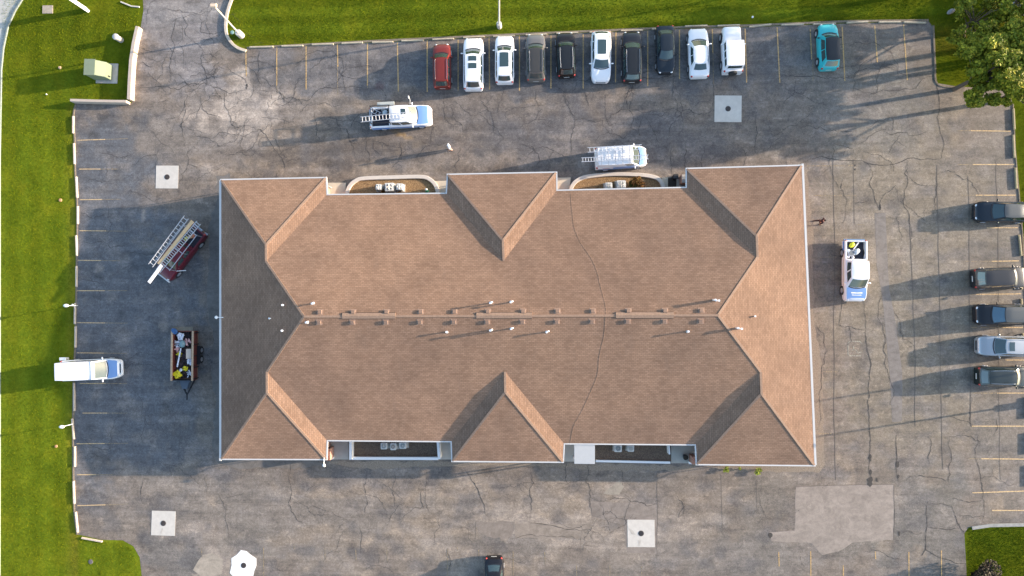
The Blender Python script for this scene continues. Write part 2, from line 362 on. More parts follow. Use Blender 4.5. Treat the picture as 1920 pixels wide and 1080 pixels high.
def lot_tone(V):
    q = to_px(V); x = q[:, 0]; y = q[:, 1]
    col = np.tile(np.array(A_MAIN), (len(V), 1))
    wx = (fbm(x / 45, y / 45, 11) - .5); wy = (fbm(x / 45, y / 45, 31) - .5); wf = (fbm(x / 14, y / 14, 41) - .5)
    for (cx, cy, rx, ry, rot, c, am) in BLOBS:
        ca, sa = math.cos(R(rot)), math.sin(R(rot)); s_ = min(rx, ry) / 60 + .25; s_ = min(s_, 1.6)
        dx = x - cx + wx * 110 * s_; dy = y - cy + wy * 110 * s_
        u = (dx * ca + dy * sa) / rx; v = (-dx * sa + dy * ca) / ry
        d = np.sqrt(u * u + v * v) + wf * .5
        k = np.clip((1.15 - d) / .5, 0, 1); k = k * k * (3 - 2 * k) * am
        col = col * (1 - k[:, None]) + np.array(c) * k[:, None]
    # scuffed sealcoat: patchy wear across the whole lot
    wear = fbm(x / 26, y / 20, 61, 5); k = np.clip((wear - .50) * 4.5, 0, 1) * .42
    col = col * (1 - k[:, None]) + np.array((.23, .20, .178)) * k[:, None]
    k = np.clip((fbm(x / 30, y / 24, 91, 4) - .53) * 5, 0, 1) * .50
    col = col * (1 - k[:, None]) + np.array((.085, .083, .088)) * k[:, None]
    # paving lanes: slight tone steps between pulls of asphalt
    lanes = (np.sin(y / 9.7 + wx * 2) * .5 + np.sin(y / 23.0) * .5) * .035 * ((y > 900) | (y < 320))
    lanes2 = (np.sin(x / 8.1) * .5 + np.sin(x / 19.0 + 1) * .5) * .035 * (x > 1540)
    col = col * (1 + lanes + lanes2)[:, None]
    return col
LOT = [(266, -60), (269, 20), (262, 62), (254, 120), (247, 193), (141, 193), (138, 230), (143, 400), (143, 560), (141, 700), (138, 830), (140, 950), (146, 1002), (190, 1012), (230, 1013),
       (250, 1024), (262, 1045), (267, 1090), (268, 1300), (1816, 1300), (1812, 1070), (1808, 1000), (1816, 989), (1852, 985), (2100, 979), (2100, 860), (1932, 790), (1924, 560), (1917, 440), (1908, 320), (1901, 250), (1899, 195), (1890, 168),
       (1795, 162), (1757, 156), (1752, 120), (1750, 52), (1741, 40), (1588, 44), (1404, 51), (1280, 54), (1000, 66), (700, 80), (463, 92), (463, 99), (441, 91), (428, 75), (423, 48), (428, 20), (440, -10), (452, -60)]
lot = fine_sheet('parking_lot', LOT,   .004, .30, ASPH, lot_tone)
def lawn_tone(V):
    q = to_px(V); x = q[:, 0]; y = q[:, 1]
    t = np.ones(len(V))
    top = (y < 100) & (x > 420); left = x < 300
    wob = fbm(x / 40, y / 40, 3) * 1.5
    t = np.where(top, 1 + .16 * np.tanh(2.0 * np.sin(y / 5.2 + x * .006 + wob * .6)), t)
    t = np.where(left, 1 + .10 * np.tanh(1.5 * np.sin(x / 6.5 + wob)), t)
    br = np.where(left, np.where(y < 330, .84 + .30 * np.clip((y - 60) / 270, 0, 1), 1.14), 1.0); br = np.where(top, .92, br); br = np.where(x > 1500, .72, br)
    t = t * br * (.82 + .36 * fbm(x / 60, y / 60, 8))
    dry = np.clip((fbm(x / 22, y / 22, 77, 4) - .5) * 4, 0, 1) * .45
    # worn edge near the kerbs
    e = np.clip((y - 62 + (x - 960) * .036) / 26, 0, 1) * top
    e2 = np.clip((x - 118) / 22, 0, 1) * (x < 146) * (y > 200)
    col = np.stack([t * (1 + .30 * dry + .35 * np.maximum(e, e2)), t * (1 + .06 * dry), t * (1 + .6 * np.maximum(e, e2))], 1)
    bare = ((x > 1828) & (y > 1050))
    return col
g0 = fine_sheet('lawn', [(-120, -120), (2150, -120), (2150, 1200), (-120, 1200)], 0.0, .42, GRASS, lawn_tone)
far = MB().box(-600, 600, -600, 600, -.5, -.05).build('ground', mat('far_ground', (.07, .11, .02), .9, var=.3, vs=.05)); tag(far, kind='structure')
# concrete street at the left edge
def pxpoly(l, z=0): return [XY(a, b, z) for a, b in l]
st = MB().sheet(pxpoly([(-400, -200), (60, -200), (44, -6), (28, 18), (14, 48), (5, 90), (0, 130), (-4, 300), (-5, 560), (-5, 800), (-6, 1300), (-400, 1300)]), .006).build('street', mat('street_concrete', (.42, .41, .38), .85, var=.12, vs=1.2, bump=.1), fix=False)
tag(st, kind='structure')
kb = MB(); kp = [(62, -200), (45, -6), (29, 19), (15, 49), (6, 91), (2, 131), (-1, 300), (-1, 560), (-1, 800), (-2, 1300)]
def thick_line(kp, wpx):
    pts = [P(*p) for p in kp]; out = []
    L_, R_ = [], []
    for i, p in enumerate(pts):
        d = (pts[min(i + 1, len(pts) - 1)] - pts[max(i - 1, 0)]).normalized(); q = Vector((-d.y, d.x, 0)) * wpx / 2
        L_.append((p.x + q.x, p.y + q.y)); R_.append((p.x - q.x, p.y - q.y))
    return L_, R_
def kerb(kp, wd, z0, z1, m, name, label=None, kind=None, cat=None, ch=.02):
    L_, R_ = thick_line(kp, wd); b = MB(); n = len(L_)
    vs = []
    for i in range(n):
        l, r = Vector(L_[i]), Vector(R_[i]); u = (r - l).normalized() * ch
        vs += [(l.x, l.y, z0), (l.x, l.y, z1 - ch), (l.x + u.x, l.y + u.y, z1), (r.x - u.x, r.y - u.y, z1), (r.x, r.y, z1 - ch), (r.x, r.y, z0)]
    fs = []
    for i in range(n - 1):
        for k in range(5): a = i * 6 + k; fs.append((a, a + 1, a + 7, a + 6))
    fs.append(tuple(range(6))); fs.append(tuple((n - 1) * 6 + k for k in range(6))[::-1])
    b.add(vs, fs); o = b.build(name, m); tag(o, label, cat, kind=kind); return o
kerb([(a + 1, b) for a, b in kp], .16, 0, .12, mat('grey_kerb', (.20, .23, .21), .85, var=.15), 'street_kerb', kind='structure')
def smooth_line(pts, n=6):
    out = []
    for i in range(len(pts) - 1):
        p0, p1, p2, p3 = [Vector(pts[max(0, min(len(pts) - 1, j))]) for j in (i - 1, i, i + 1, i + 2)]
        for k in range(n):
            t = k / n
            q = .5 * ((2 * p1) + (p2 - p0) * t + (2 * p0 - 5 * p1 + 4 * p2 - p3) * t * t + (3 * p1 - p0 - 3 * p2 + p3) * t ** 3); out.append((q.x, q.y))
    out.append(tuple(pts[-1])); return out
kerb(smooth_line([(452, -60), (438, -10), (428, 20), (424, 45), (426, 66), (436, 82), (448, 91), (462, 96)]), .26, 0, .16, CURB, 'driveway_kerb', kind='structure')
kerb(smooth_line([(142, 196), (138, 216), (140, 262), (141, 320), (145, 390), (144, 480), (143, 560), (141, 650), (138, 720), (137, 830), (139, 950), (145, 1002)]), .16, 0, .045, mat('gravel_edge', (.17, .14, .105), .95, var=.35, vs=9, bump=.4, bs=60), 'lot_edging', kind='structure')
kerb([(1899, 195), (1903, 280), (1910, 360), (1917, 440), (1923, 560), (1931, 790)], .12, 0, .05, mat('gravel_edge', (1, 1, 1)), 'lot_edging', kind='structure')
kerb([(2100, 980), (1855, 985), (1822, 990)], .30, 0, .09, mat('old_kerb', (.26, .26, .25), .9, var=.2), 'lot_kerb', kind='structure')
kerb(smooth_line([(1750, 48), (1753, 120), (1758, 158), (1800, 164)]), .16, 0, .05, mat('gravel_edge', (1, 1, 1)), 'lot_edging', kind='structure')
kerb([(463, 90), (700, 77), (1000, 63), (1280, 51), (1404, 48), (1588, 40), (1741, 38)], .22, 0, .03, mat('gravel_edge', (1, 1, 1)), 'lot_edging', kind='structure')
# paved patches
def rough_poly(l, amp=.06, step=.5, z=0):
    pts = pxpoly(l, z); out = []
    for i in range(len(pts)):
        p, q = Vector(pts[i]), Vector(pts[(i + 1) % len(pts)]); k = max(1, int((q - p).length / step))
        for j in range(k):
            r_ = p.lerp(q, j / k); out.append((r_.x + random.uniform(-amp, amp), r_.y + random.uniform(-amp, amp)))
    return out
def patch(l, col, z=.008, amp=.06, name='pavement_patch'):
    m = NG('patch'); a = m.ramp(m.noise(.5, m.mapping((1, 1.8, 1)), detail=7, rough=.65, dist=1.5), [(.3, tuple(c * .80 for c in col)), (.7, tuple(c * 1.16 for c in col))])
    a = m.mix(1, a, m.ramp(m.noise(20, detail=4, rough=.8), [(.3, .80), (.7, 1.22)]), 'MULTIPLY'); a = m.mix(1, a, m.ramp(m.noise(2.4, detail=7, rough=.8), [(.3, .80), (.5, 1.0), (.7, 1.18)]), 'MULTIPLY'); a = m.mix(m.ramp(m.noise(.8, detail=8, rough=.72, dist=.5), [(.40, .45), (.47, 0)]), a, tuple(c * .62 for c in col))
    m.bump(m.noise(30), .2, .015)
    o = MB().sheet(rough_poly(l, amp), z).build(name, m.out(a, .85, .3), fix=False); o['kind'] = 'structure'; return o
patch([(1492, 912), (1560, 910), (1675, 908), (1676, 960), (1674, 1012), (1630, 1015), (1598, 1018), (1580, 1030), (1556, 1038), (1542, 1041), (1534, 1034), (1522, 1018), (1447, 1015), (1443, 998), (1490, 995), (1491, 960)], (.262, .222, .192), amp=.04)
patch([(1640, 399), (1660, 399), (1667, 540), (1680, 610), (1692, 700), (1691, 790), (1673, 791), (1668, 700), (1655, 560), (1644, 500)], (.185, .165, .150), amp=.02)
patch([(1107, 940), (1232, 946), (1232, 1038), (1175, 1036), (1170, 985), (1110, 968)], (.215, .182, .158), amp=.03)
patch([(965, 982), (1108, 982), (1112, 1010), (966, 1008)], (.235, .196, .162), amp=.08)
patch([(892, 978), (962, 980), (960, 1006), (925, 1012), (900, 1000)], (.205, .172, .146), amp=.15)
patch([(1150, 500 + 410), (1160, 902), (1172, 912), (1160, 928), (1130, 924)], (.28, .245, .20), amp=.1)
patch([(362, 1068), (380, 1040), (400, 1036), (420, 1050), (415, 1075), (380, 1085)], (.30, .26, .215), amp=.1)
# gravel / weeds strip round the building
GR = NG('gravel'); gc = GR.ramp(GR.noise(9, detail=6, rough=.8), [(.3, (.13, .105, .085)), (.5, (.23, .19, .15)), (.72, (.36, .30, .24))]); GR.bump(GR.noise(40), .5, .03); GRAVEL = GR.out(gc, .95, .2)
for l in ([(1500, 318), (1514, 316), (1524, 450), (1526, 600), (1545, 700), (1543, 800), (1545, 872), (1538, 886), (1500, 886), (1380, 884), (1340, 878), (1300, 872), (1300, 860), (1440, 868), (1510, 870), (1512, 700), (1500, 500)],
          [(612, 865), (870, 866), (1060, 868), (1300, 874), (1300, 880), (1160, 884), (1040, 874), (850, 874), (800, 876), (700, 880), (660, 876)]):
    o = MB().sheet(rough_poly(l, .12), .009).build('gravel_strip', GRAVEL, fix=False); o['kind'] = 'structure'
patch([(408, 330), (430, 326), (430, 860), (600, 864), (612, 872), (560, 877), (440, 878), (410, 870), (396, 840), (404, 760), (398, 700), (400, 640), (390, 590), (386, 540), (394, 480), (392, 420), (404, 380)], (.150, .138, .128), amp=.16, name='apron_strip')
# ---------------------------------------------------------------- cracks and seams
CR = [[(326, 27), (326, 55), (328, 90), (320, 110), (322, 140), (318, 155)], [(340, 28), (352, 45), (348, 65), (358, 75)], [(376, 28), (376, 60), (420, 60)], [(271, 27), (376, 28), (385, 22), (400, 15)],
 [(380, 95), (376, 110), (385, 140), (390, 148)], [(265, 90), (285, 97)], [(262, 118), (285, 125)], [(260, 166), (330, 167), (400, 164), (463, 168)], [(325, 150), (335, 160), (365, 160), (395, 145), (408, 125)],
 [(405, 110), (380, 105), (390, 118)], [(425, 125), (445, 140), (462, 155)], [(425, 170), (422, 200), (440, 240), (470, 235)], [(375, 180), (380, 205), (415, 220)], [(347, 170), (346, 215), (345, 260)],
 [(485, 170), (600, 166), (650, 165), (705, 167)], [(655, 126), (700, 127)], [(642, 125), (642, 142), (680, 145)], [(487, 95), (487, 170)], [(710, 160), (722, 190)], [(535, 225), (530, 240)], [(590, 210), (595, 245), (600, 262)],
 [(630, 220), (638, 245)], [(650, 240), (655, 265), (668, 270)], [(870, 250), (850, 220), (845, 200)], [(1005, 170), (1010, 200)], [(1058, 170), (1065, 200), (1078, 225), (1130, 226), (1145, 255)],
 [(1185, 160), (1180, 200), (1182, 240), (1200, 255), (1206, 215), (1182, 205)], [(1078, 226), (1070, 260), (1072, 290)], [(1130, 226), (1178, 205)], [(1204, 211), (1230, 209)], [(1265, 160), (1280, 205), (1258, 235), (1255, 255)],
 [(1100, 262), (1170, 260), (1175, 245)], [(1280, 207), (1335, 207)], [(1336, 200), (1337, 150)], [(1337, 150), (1290, 148), (1180, 150), (1060, 152)], [(1417, 215), (1420, 250), (1416, 290)], [(1468, 190), (1470, 195), (1490, 170), (1492, 150)],
 [(1560, 90), (1660, 92), (1675, 100)], [(1600, 165), (1750, 143)], [(1440, 145), (1500, 144), (1600, 143), (1700, 142)], [(1660, 245), (1700, 248), (1740, 245)], [(1672, 220), (1672, 245)], [(1500, 240), (1550, 245), (1600, 248)],
 [(1562, 270), (1563, 330), (1564, 430)], [(1625, 300), (1637, 330), (1630, 345), (1640, 370), (1650, 390), (1655, 370), (1680, 347)], [(1755, 330), (1757, 400)], [(1758, 328), (1790, 322), (1820, 340), (1835, 365)], [(1600, 380), (1640, 375)],
 [(1700, 300), (1700, 350), (1703, 400), (1708, 470)], [(1570, 540), (1573, 610), (1592, 612), (1597, 640), (1585, 650)], [(1592, 612), (1618, 618)], [(1655, 550), (1660, 640), (1665, 700), (1668, 760)],
 [(1530, 610), (1545, 625), (1540, 690), (1535, 740), (1537, 800)], [(1818, 740), (1822, 800)], [(1780, 780), (1815, 790), (1825, 800)], [(1868, 785), (1865, 815)], [(1700, 900), (1780, 899)],
 [(1780, 820), (1780, 870), (1778, 900), (1780, 910)], [(1835, 815), (1833, 870), (1840, 905), (1848, 985)], [(1780, 818), (1820, 817), (1835, 840)], [(1743, 945), (1760, 945), (1785, 950)], [(1785, 935), (1810, 940), (1840, 938)],
 [(1800, 965), (1845, 968)], [(1690, 1000), (1735, 1000)], [(545, 870), (548, 920), (545, 950), (555, 970), (570, 985)], [(684, 880), (685, 920), (684, 965)], [(675, 985), (677, 1035)], [(738, 880), (740, 950)],
 [(838, 1030), (840, 1070)], [(790, 920), (797, 955)], [(994, 880), (995, 960)], [(1062, 870), (1064, 905)], [(1107, 860), (1107, 920), (1109, 960)], [(1165, 880), (1168, 910)], [(1110, 935), (1195, 940), (1230, 945)],
 [(960, 1010), (1110, 1015)], [(1270, 930), (1272, 970)], [(160, 343), (180, 337), (205, 342)], [(200, 310), (200, 330)], [(190, 288), (235, 295), (245, 290)], [(155, 400), (195, 402)], [(160, 455), (200, 456), (240, 458)], [(240, 475), (290, 475)],
 [(150, 520), (200, 530)], [(975, 270), (1000, 275), (1002, 320)], [(1260, 275), (1260, 335)], [(1286, 270), (1286, 320)], [(1320, 275), (1318, 315)], [(1390, 275), (1393, 312)], [(268, 900), (268, 945)], [(270, 780), (268, 830)],
 [(750, 268), (752, 300)], [(806, 270), (812, 240), (822, 235)], [(862, 275), (855, 325)], [(535, 320), (528, 295), (520, 285)], [(470, 240), (520, 285)], [(700, 262), (712, 290)], [(1474, 300), (1476, 320)], [(1740, 818), (1743, 870)]]
CRT = [[(1700, 815), (1700, 815)], [(872, 880), (900, 930), (910, 965)], [(990, 980), (1100, 982)], [(1619, 560), (1622, 610), (1627, 660), (1630, 700), (1628, 760), (1630, 800), (1632, 820), (1630, 870), (1632, 905)], [(1680, 815), (1682, 860), (1684, 900)],
 [(1740, 940), (1738, 980), (1735, 1030), (1760, 1045), (1790, 1055), (1812, 1058)], [(1785, 950), (1795, 980), (1810, 1000)], [(1740, 988), (1780, 993), (1800, 990)], [(1749, 80), (1752, 140), (1757, 165), (1762, 240), (1765, 297)],
 [(1510, 302), (1565, 299), (1765, 297)], [(1735, 1030), (1728, 1042)], [(1180, 165), (1176, 205)], [(1096, 170), (1104, 200)]]
def jag(pts, amp):
    p = [Vector(q) for q in pts]
    for it in range(4):
        out = [p[0]]
        for i in range(len(p) - 1):
            m_ = (p[i] + p[i + 1]) / 2; L_ = (p[i + 1] - p[i]).length
            if L_ < .12: out.append(p[i + 1]); continue
            d = (p[i + 1] - p[i]).normalized(); m_ += Vector((-d.y, d.x)) * random.gauss(0, amp * L_); out += [m_, p[i + 1]]
        p = out
    return p
cb = MB()
def crack(pts, w0, z=.016, amp=.10):
    q = jag(pts, amp); n = len(q)
    cb.ribbon(q, [w0 * random.uniform(.35, 1.3) * (.5 + .5 * min(1, 4 * min(i, n - 1 - i) / n)) for i in range(n)], z)
for l in CR: crack([XY(*p) for p in l], .044)
for l in CRT[1:]: crack([XY(*p) for p in l], .056, amp=.05)
lotw = [XY(*p) for p in LOT]
BLD = pxpoly([(400, 325), (1520, 300), (1540, 885), (400, 875)])
PATCHP = pxpoly([(1440, 905), (1680, 900), (1682, 1030), (1440, 1030)])
def rnd_cracks(n, x0, x1, y0, y1, wd, horiz=.5):
    for _ in range(n):
        p = Vector(XY(random.uniform(x0, x1), random.uniform(y0, y1))); a = random.choice((0, 90)) + random.gauss(0, 25) if random.random() < .75 else random.uniform(0, 180)
        pts = [p.copy()]
        for k in range(random.randint(3, 8)):
            a += random.gauss(0, 26); p = p + Vector((math.cos(R(a)), math.sin(R(a)))) * random.uniform(.4, .9); pts.append(p.copy())
            if random.random() < .18: 
                b_ = a + random.choice((-80, 80)); crack([p, p + Vector((math.cos(R(b_)), math.sin(R(b_)))) * random.uniform(.5, 1.4)], wd * .7, .0158)
        if all(inside(lotw, q.x, q.y) and not inside(BLD, q.x, q.y) and not inside(PATCHP, q.x, q.y) for q in pts): crack(pts, wd)
random.seed(11)
rnd_cracks(75, 270, 1740, 95, 320, .035); rnd_cracks(45, 270, 520, 0, 330, .032); rnd_cracks(16, 1540, 1900, 200, 1060, .035); rnd_cracks(40, 280, 1520, 880, 1080, .03); rnd_cracks(30, 150, 400, 200, 940, .03)
co = cb.build('pavement_crack', mat('crack', (.042, .038, .037), .95), fix=False); co['kind'] = 'structure'
# paving seams on the right side
sb = MB()
for l, w_ in (([(1562, 300), (1563, 600), (1567, 900)], .05), ([(1600, 300), (1602, 420)], .04), ([(1705, 400), (1712, 560), (1716, 800)], .05), ([(1757, 310), (1762, 560), (1768, 880)], .05), ([(1815, 330), (1818, 600), (1820, 800)], .05),
             ([(1867, 300), (1872, 560), (1876, 900)], .04), ([(1232, 890), (1232, 1040)], .04), ([(1352, 860 + 30), (1354, 1000)], .03), ([(1492, 912), (1675, 908)], .05), ([(1676, 908), (1675, 1012)], .05), ([(892, 978), (892, 1010)], .03), ([(1418, 900), (1420, 960)], .03), ([(1640, 399), (1660, 399)], .03)):
    q = jag([XY(*p) for p in l], .006); sb.ribbon(q, w_, .0135)
so_ = sb.build('paving_seam', mat('seam', (.115, .098, .084), .95), fix=False); so_['kind'] = 'structure'
random.seed(21)
# potholes / crumbled bits along the right seams
pb = MB()
for (x, y, r_) in ((1631, 858, .32), (1632, 885, .22), (1631, 903, .45), (1683, 870, .3), (1650, 390, .18), (1684, 893, .18), (1644, 899, .2), (1650, 386, .15), (1603, 318, .12), (1603, 310, .1), (1444, 1003, .3), (1686, 1000, .2), (463, 160, .16), (462, 165, .12)):
    c = P(x, y); pb.sheet([(c.x + r_ * math.cos(t) * random.uniform(.35, .8), c.y + r_ * math.sin(t) * random.uniform(.6, 1.3)) for t in [k * .5236 for k in range(12)]], .0145)
po = pb.build('pothole', mat('pothole_fill', (.05, .045, .042), .95, var=.4, vs=12), fix=False); po['kind'] = 'structure'
# ---------------------------------------------------------------- painted lines
def mat_line():
    m = NG('line_paint'); t = m.t
    n = m.noise(7, detail=6, rough=.75); c = m.mix(m.ramp(n, [(.40, 0), (.60, 1)]), (.13, .115, .10), (.50, .31, .12))
    return m.out(c, .8, .3)
def mat_line2(name, a, b, lo, hi):
    m = NG(name); n = m.noise(7, detail=6, rough=.75); return m.out(m.mix(m.ramp(n, [(lo, 0), (hi, 1)]), a, b), .8, .3)
LINE = mat_line2('line_paint', (.15, .13, .11), (.56, .36, .14), .35, .56); LINEF = mat_line2('line_paint_faded', (.14, .125, .11), (.40, .29, .15), .44, .66)
LINEW = mat_line2('line_paint_pale', (.14, .125, .11), (.62, .43, .22), .33, .54)
def mark(x0, y0, x1, y1, wd, m, mb): mb.ribbon([XY(x0 + (x1 - x0) * k / 8, y0 + (y1 - y0) * k / 8) for k in range(9)], wd, .012)
lm, lf, lw = MB(), MB(), MB()
for (y, x0, x1, dy) in ((263, 145, 240, -3), (317, 148, 222, 0), (374.5, 149, 227, -1), (432.5, 149, 240, 1), (488, 146, 225, 1), (545, 145, 239, 0), (605, 145, 239, 1), (661.5, 144, 238, 1), (719, 150, 239, 0), (774.5, 155, 239, 0), (832, 143, 240, -1), (890, 144, 211, 0), (948, 145, 241, -3)):
    mark(x0, y, x0 + (x1 - x0) * .55, y + dy * .5, .075, None, lw); mark(x0 + (x1 - x0) * .55, y + dy * .5, x1, y + dy, .06, None, lf)
for (x, y0, y1, dx) in ((461, 100, 143, 1), (519, 86, 160, 0), (574, 85, 168, 0), (632.5, 83, 125, 1), (689, 81, 160, 0), (745, 79, 172, 2), (801, 76, 172, 0), (859, 74, 170, 0), (917, 70, 168, 1), (974, 67, 170, 0), (1033, 66, 166, 0), (1093.5, 64, 166, 0), (1155, 60, 155, -1), (1214.5, 58, 162, 0), (1274, 56, 148, 0), (1335.5, 55, 100, 1), (1397, 54, 155, 3), (1457, 51, 155, 5), (1519, 55, 112, 3), (1579, 50, 152, 5), (1640, 48, 117, 5), (1694, 45, 150, 7)):
    mark(x, y0, x + dx, y1, .10, None, lm)
for (x, y0, y1) in ((519, 160, 176), (689, 160, 165), (632.8, 125, 178), (1524, 112, 152), (1337, 100, 158), (1519, 60, 62)): mark(x, y0, x + .5, y1, .08, None, lf)
for (y, x0, x1, dy) in ((245, 1820, 1895, 1), (308.5, 1825, 1902, 0), (366, 1830, 1905, 0), (427, 1850, 1908, 0), (490, 1860, 1910, -1), (552, 1830, 1914, -1), (614, 1880, 1918, 0), (675, 1885, 1924, 0), (737, 1870, 1926, 0), (799, 1822, 1928, 0), (860, 1840, 1940, 1), (924, 1823, 1940, -4), (957, 1860, 1940, 0)):
    mark(x0, y, x1, y + dy, .09, None, lw)
for (y, x0, x1) in ((245, 1793, 1820), (308.5, 1795, 1825), (366, 1798, 1830), (490, 1808, 1860), (552, 1818, 1830), (614, 1820, 1880), (737, 1822, 1870), (860, 1815, 1840), (311, 1513, 1605), (366.5, 1525, 1605), (421.5, 1605, 1621), (482, 1537, 1568), (697, 1543, 1570), (813, 1535, 1575)):
    mark(x0, y, x1, y, .08, None, lf)
for (x, y0, y1) in ((494, 1027, 1200), (551, 1022, 1030), (609, 1027, 1050), (667, 1029, 1050), (725, 1028, 1052), (839, 1028, 1200), (897, 1030, 1045), (962, 1034, 1200), (1021, 1035, 1058), (1081, 1060, 1200), (1460, 1035, 1062), (1520, 1033, 1200), (1581, 1060, 1200), (1641, 1034, 1048), (1704, 1035, 1200), (1765, 1032, 1200), (1143, 1060, 1200), (1203, 1062, 1200), (857, 1026, 1032), (378, 1027, 1045)):
    mark(x, y0, x + .8, y1, .085, None, lf if x < 1400 else lm)
for m_, mm in ((lm, LINE), (lf, LINEF), (lw, LINEW)):
    o = m_.build('road_marking', mm, fix=False); o['kind'] = 'structure'
hm = MB()
for a in ([(1590, 643), (1594, 640), (1612, 640), (1617, 645)], [(1590, 643), (1590, 664), (1594, 667), (1614, 667)], [(1596, 656), (1606, 656), (1608, 662), (1615, 660)], [(1600, 648), (1601, 656)]):
    hm.ribbon([XY(*p) for p in a], .09, .012)
o = hm.build('road_marking', mat_line2('pale_stencil', (.15, .135, .12), (.40, .38, .30), .40, .62), fix=False); o['kind'] = 'structure'
# ---------------------------------------------------------------- wheel stops
ORD = ['first', 'second', 'third', 'fourth', 'fifth', 'sixth', 'seventh', 'eighth', 'ninth', 'tenth', 'eleventh', 'twelfth', 'thirteenth', 'fourteenth', 'fifteenth', 'sixteenth', 'seventeenth', 'eighteenth', 'nineteenth', 'twentieth', 'twenty-first', 'twenty-second', 'twenty-third', 'twenty-fourth', 'twenty-fifth']
def wheel_stop(x0, y0, x1, y1, label, m=CURB, grp='concrete wheel stops round the lot'):
    a, b = P(x0, y0, .13), P(x1, y1, .13); L_ = (b - a).length; c = (a + b) / 2
    q = MB().box(-L_ / 2, L_ / 2, -.085, .085, 0, .15, taper=.025)
    o = q.build('wheel_stop', m, bevel=.012); o.location = (c.x, c.y, .004); o.rotation_euler = (0, 0, math.atan2(b.y - a.y, b.x - a.x))
    tag(o, label, 'wheel stop', grp); return o
LS = [(136.5, 217, 136.5, 250), (138, 268, 139, 308), (142, 331, 144, 371), (145, 386, 145, 420), (142, 441, 143.5, 480), (142.5, 499, 142.5, 538), (140, 568, 139.5, 608), (141, 612, 140.5, 652), (138, 718, 138.5, 771), (134.5, 785, 138, 824), (139.5, 837, 139.5, 876), (137, 902, 138.5, 945), (141, 960, 145, 999)]
for i, s_ in enumerate(LS): wheel_stop(*s_, f'pale concrete wheel stop on the west lawn edge, {ORD[i]} from the top')
wheel_stop(152, 1009, 191, 1016, 'pale concrete wheel stop lying crosswise at the lower left lot corner')
TS = [(467, 88, 512, 87), (527, 86, 568, 85), (584, 83, 625, 82), (640, 81, 680, 79), (697, 79, 737, 78), (752, 76, 794, 75), (810, 73.5, 851, 72), (868, 70, 908, 68), (924, 68, 965, 66), (985, 65, 1026, 63.5), (1043, 62, 1084, 60.5), (1105, 60, 1146, 59), (1164, 57, 1206, 56), (1222, 54, 1264, 53), (1284, 49, 1327, 47.5), (1345, 48, 1388, 46.5), (1405, 50, 1447, 45), (1465, 46, 1508, 45), (1525, 45, 1568, 43.5), (1588, 42, 1629, 40), (1648, 41, 1690, 40.5), (1695, 41, 1737, 42)]
STOPG = mat('grey_stop_concrete', (.42, .36, .27), .88, var=.2, vs=4, bump=.15)
for i, s_ in enumerate(TS): wheel_stop(*s_, f'weathered wheel stop along the top lawn, {ORD[i]} from the left', STOPG)
YST = mat('tan_stop', (.42, .34, .20), .85, var=.15, vs=4)
for i, s_ in enumerate([(1901, 203, 1903, 243), (1901, 252, 1903, 296), (1905, 314, 1907, 354), (1910, 380, 1912, 420), (1912, 440, 1916, 480), (1915, 503, 1917, 543), (1916, 560, 1918, 600), (1919, 625, 1920, 665), (1922, 688, 1923, 728), (1924, 745, 1924, 785), (1926, 812, 1926, 852), (1930, 872, 1930, 912)]):
    wheel_stop(*s_, f'narrow tan wheel stop along the right lot edge, {ORD[i]} from the top', YST)
# ---------------------------------------------------------------- catch basins
def basin(cx, cy, s_, label, irregular=False, col=CONCW):
    c = P(cx, cy); h = s_ / 40
    t = empty('catch_basin', (c.x, c.y, 0), R(random.uniform(-1.2, 1.2)), label, 'catch basin', 'square concrete drain pads')
    if irregular:
        pl = [(h * 1.05 * math.cos(a) * f, h * 1.2 * math.sin(a) * f) for a, f in zip([k * .449 for k in range(14)], [1, 1.1, .9, .98, 1.05, .9, 1.08, .95, 1.2, 1.1, 1.2, 1.1, 1.15, .92])]
    else: pl = [(-h, -h), (h, -h), (h, h), (-h, h)]
    MB().prism(pl, .005, .022).build('pad', col, t, bevel=.006)
    g = MB().tube([(0, 0, .0225), (0, 0, .030)], .26, 20); g.build('grate_frame', mat('grate_rim', (.09, .08, .075), .7), t)
    g2 = MB()
    for k in range(-4, 5):
        w_ = math.sqrt(max(.01, .23 ** 2 - (k * .05) ** 2)); g2.box(k * .05 - .010, k * .05 + .010, -w_, w_, .0305, .042)
    g2.build('grate', mat('cast_iron', (.07, .055, .05), .7, .4), t)
    return t
CONCG = mat('grey_pad_concrete', (.50, .48, .44), .85, var=.10, vs=1.5, bump=.1)
basin(313.5, 332, 44, 'pale square drain pad beside the top left building corner')
basin(1365, 204, 50, 'grey square drain pad below the white boxy off-roader', col=CONCG)
basin(306.5, 981, 46, 'white square drain pad left of the lower left lot lane')
basin(457, 1060, 46, 'ragged white painted drain pad cut by the bottom picture edge', True, WHITE)
basin(1202, 1000, 50, 'white square drain pad with a worn corner below the building')
# stains where pad paint wore off
for (l) in ([(1178, 990), (1186, 994), (1192, 1003), (1184, 1001)], [(1196, 1012), (1201, 1013), (1200, 1024), (1197, 1024)], [(300, 999), (304, 992), (306, 990), (303, 1001)]):
    o = MB().sheet(rough_poly(l, .02, .2), .026).build('paint_wear', CONC, fix=False); o['kind'] = 'structure'
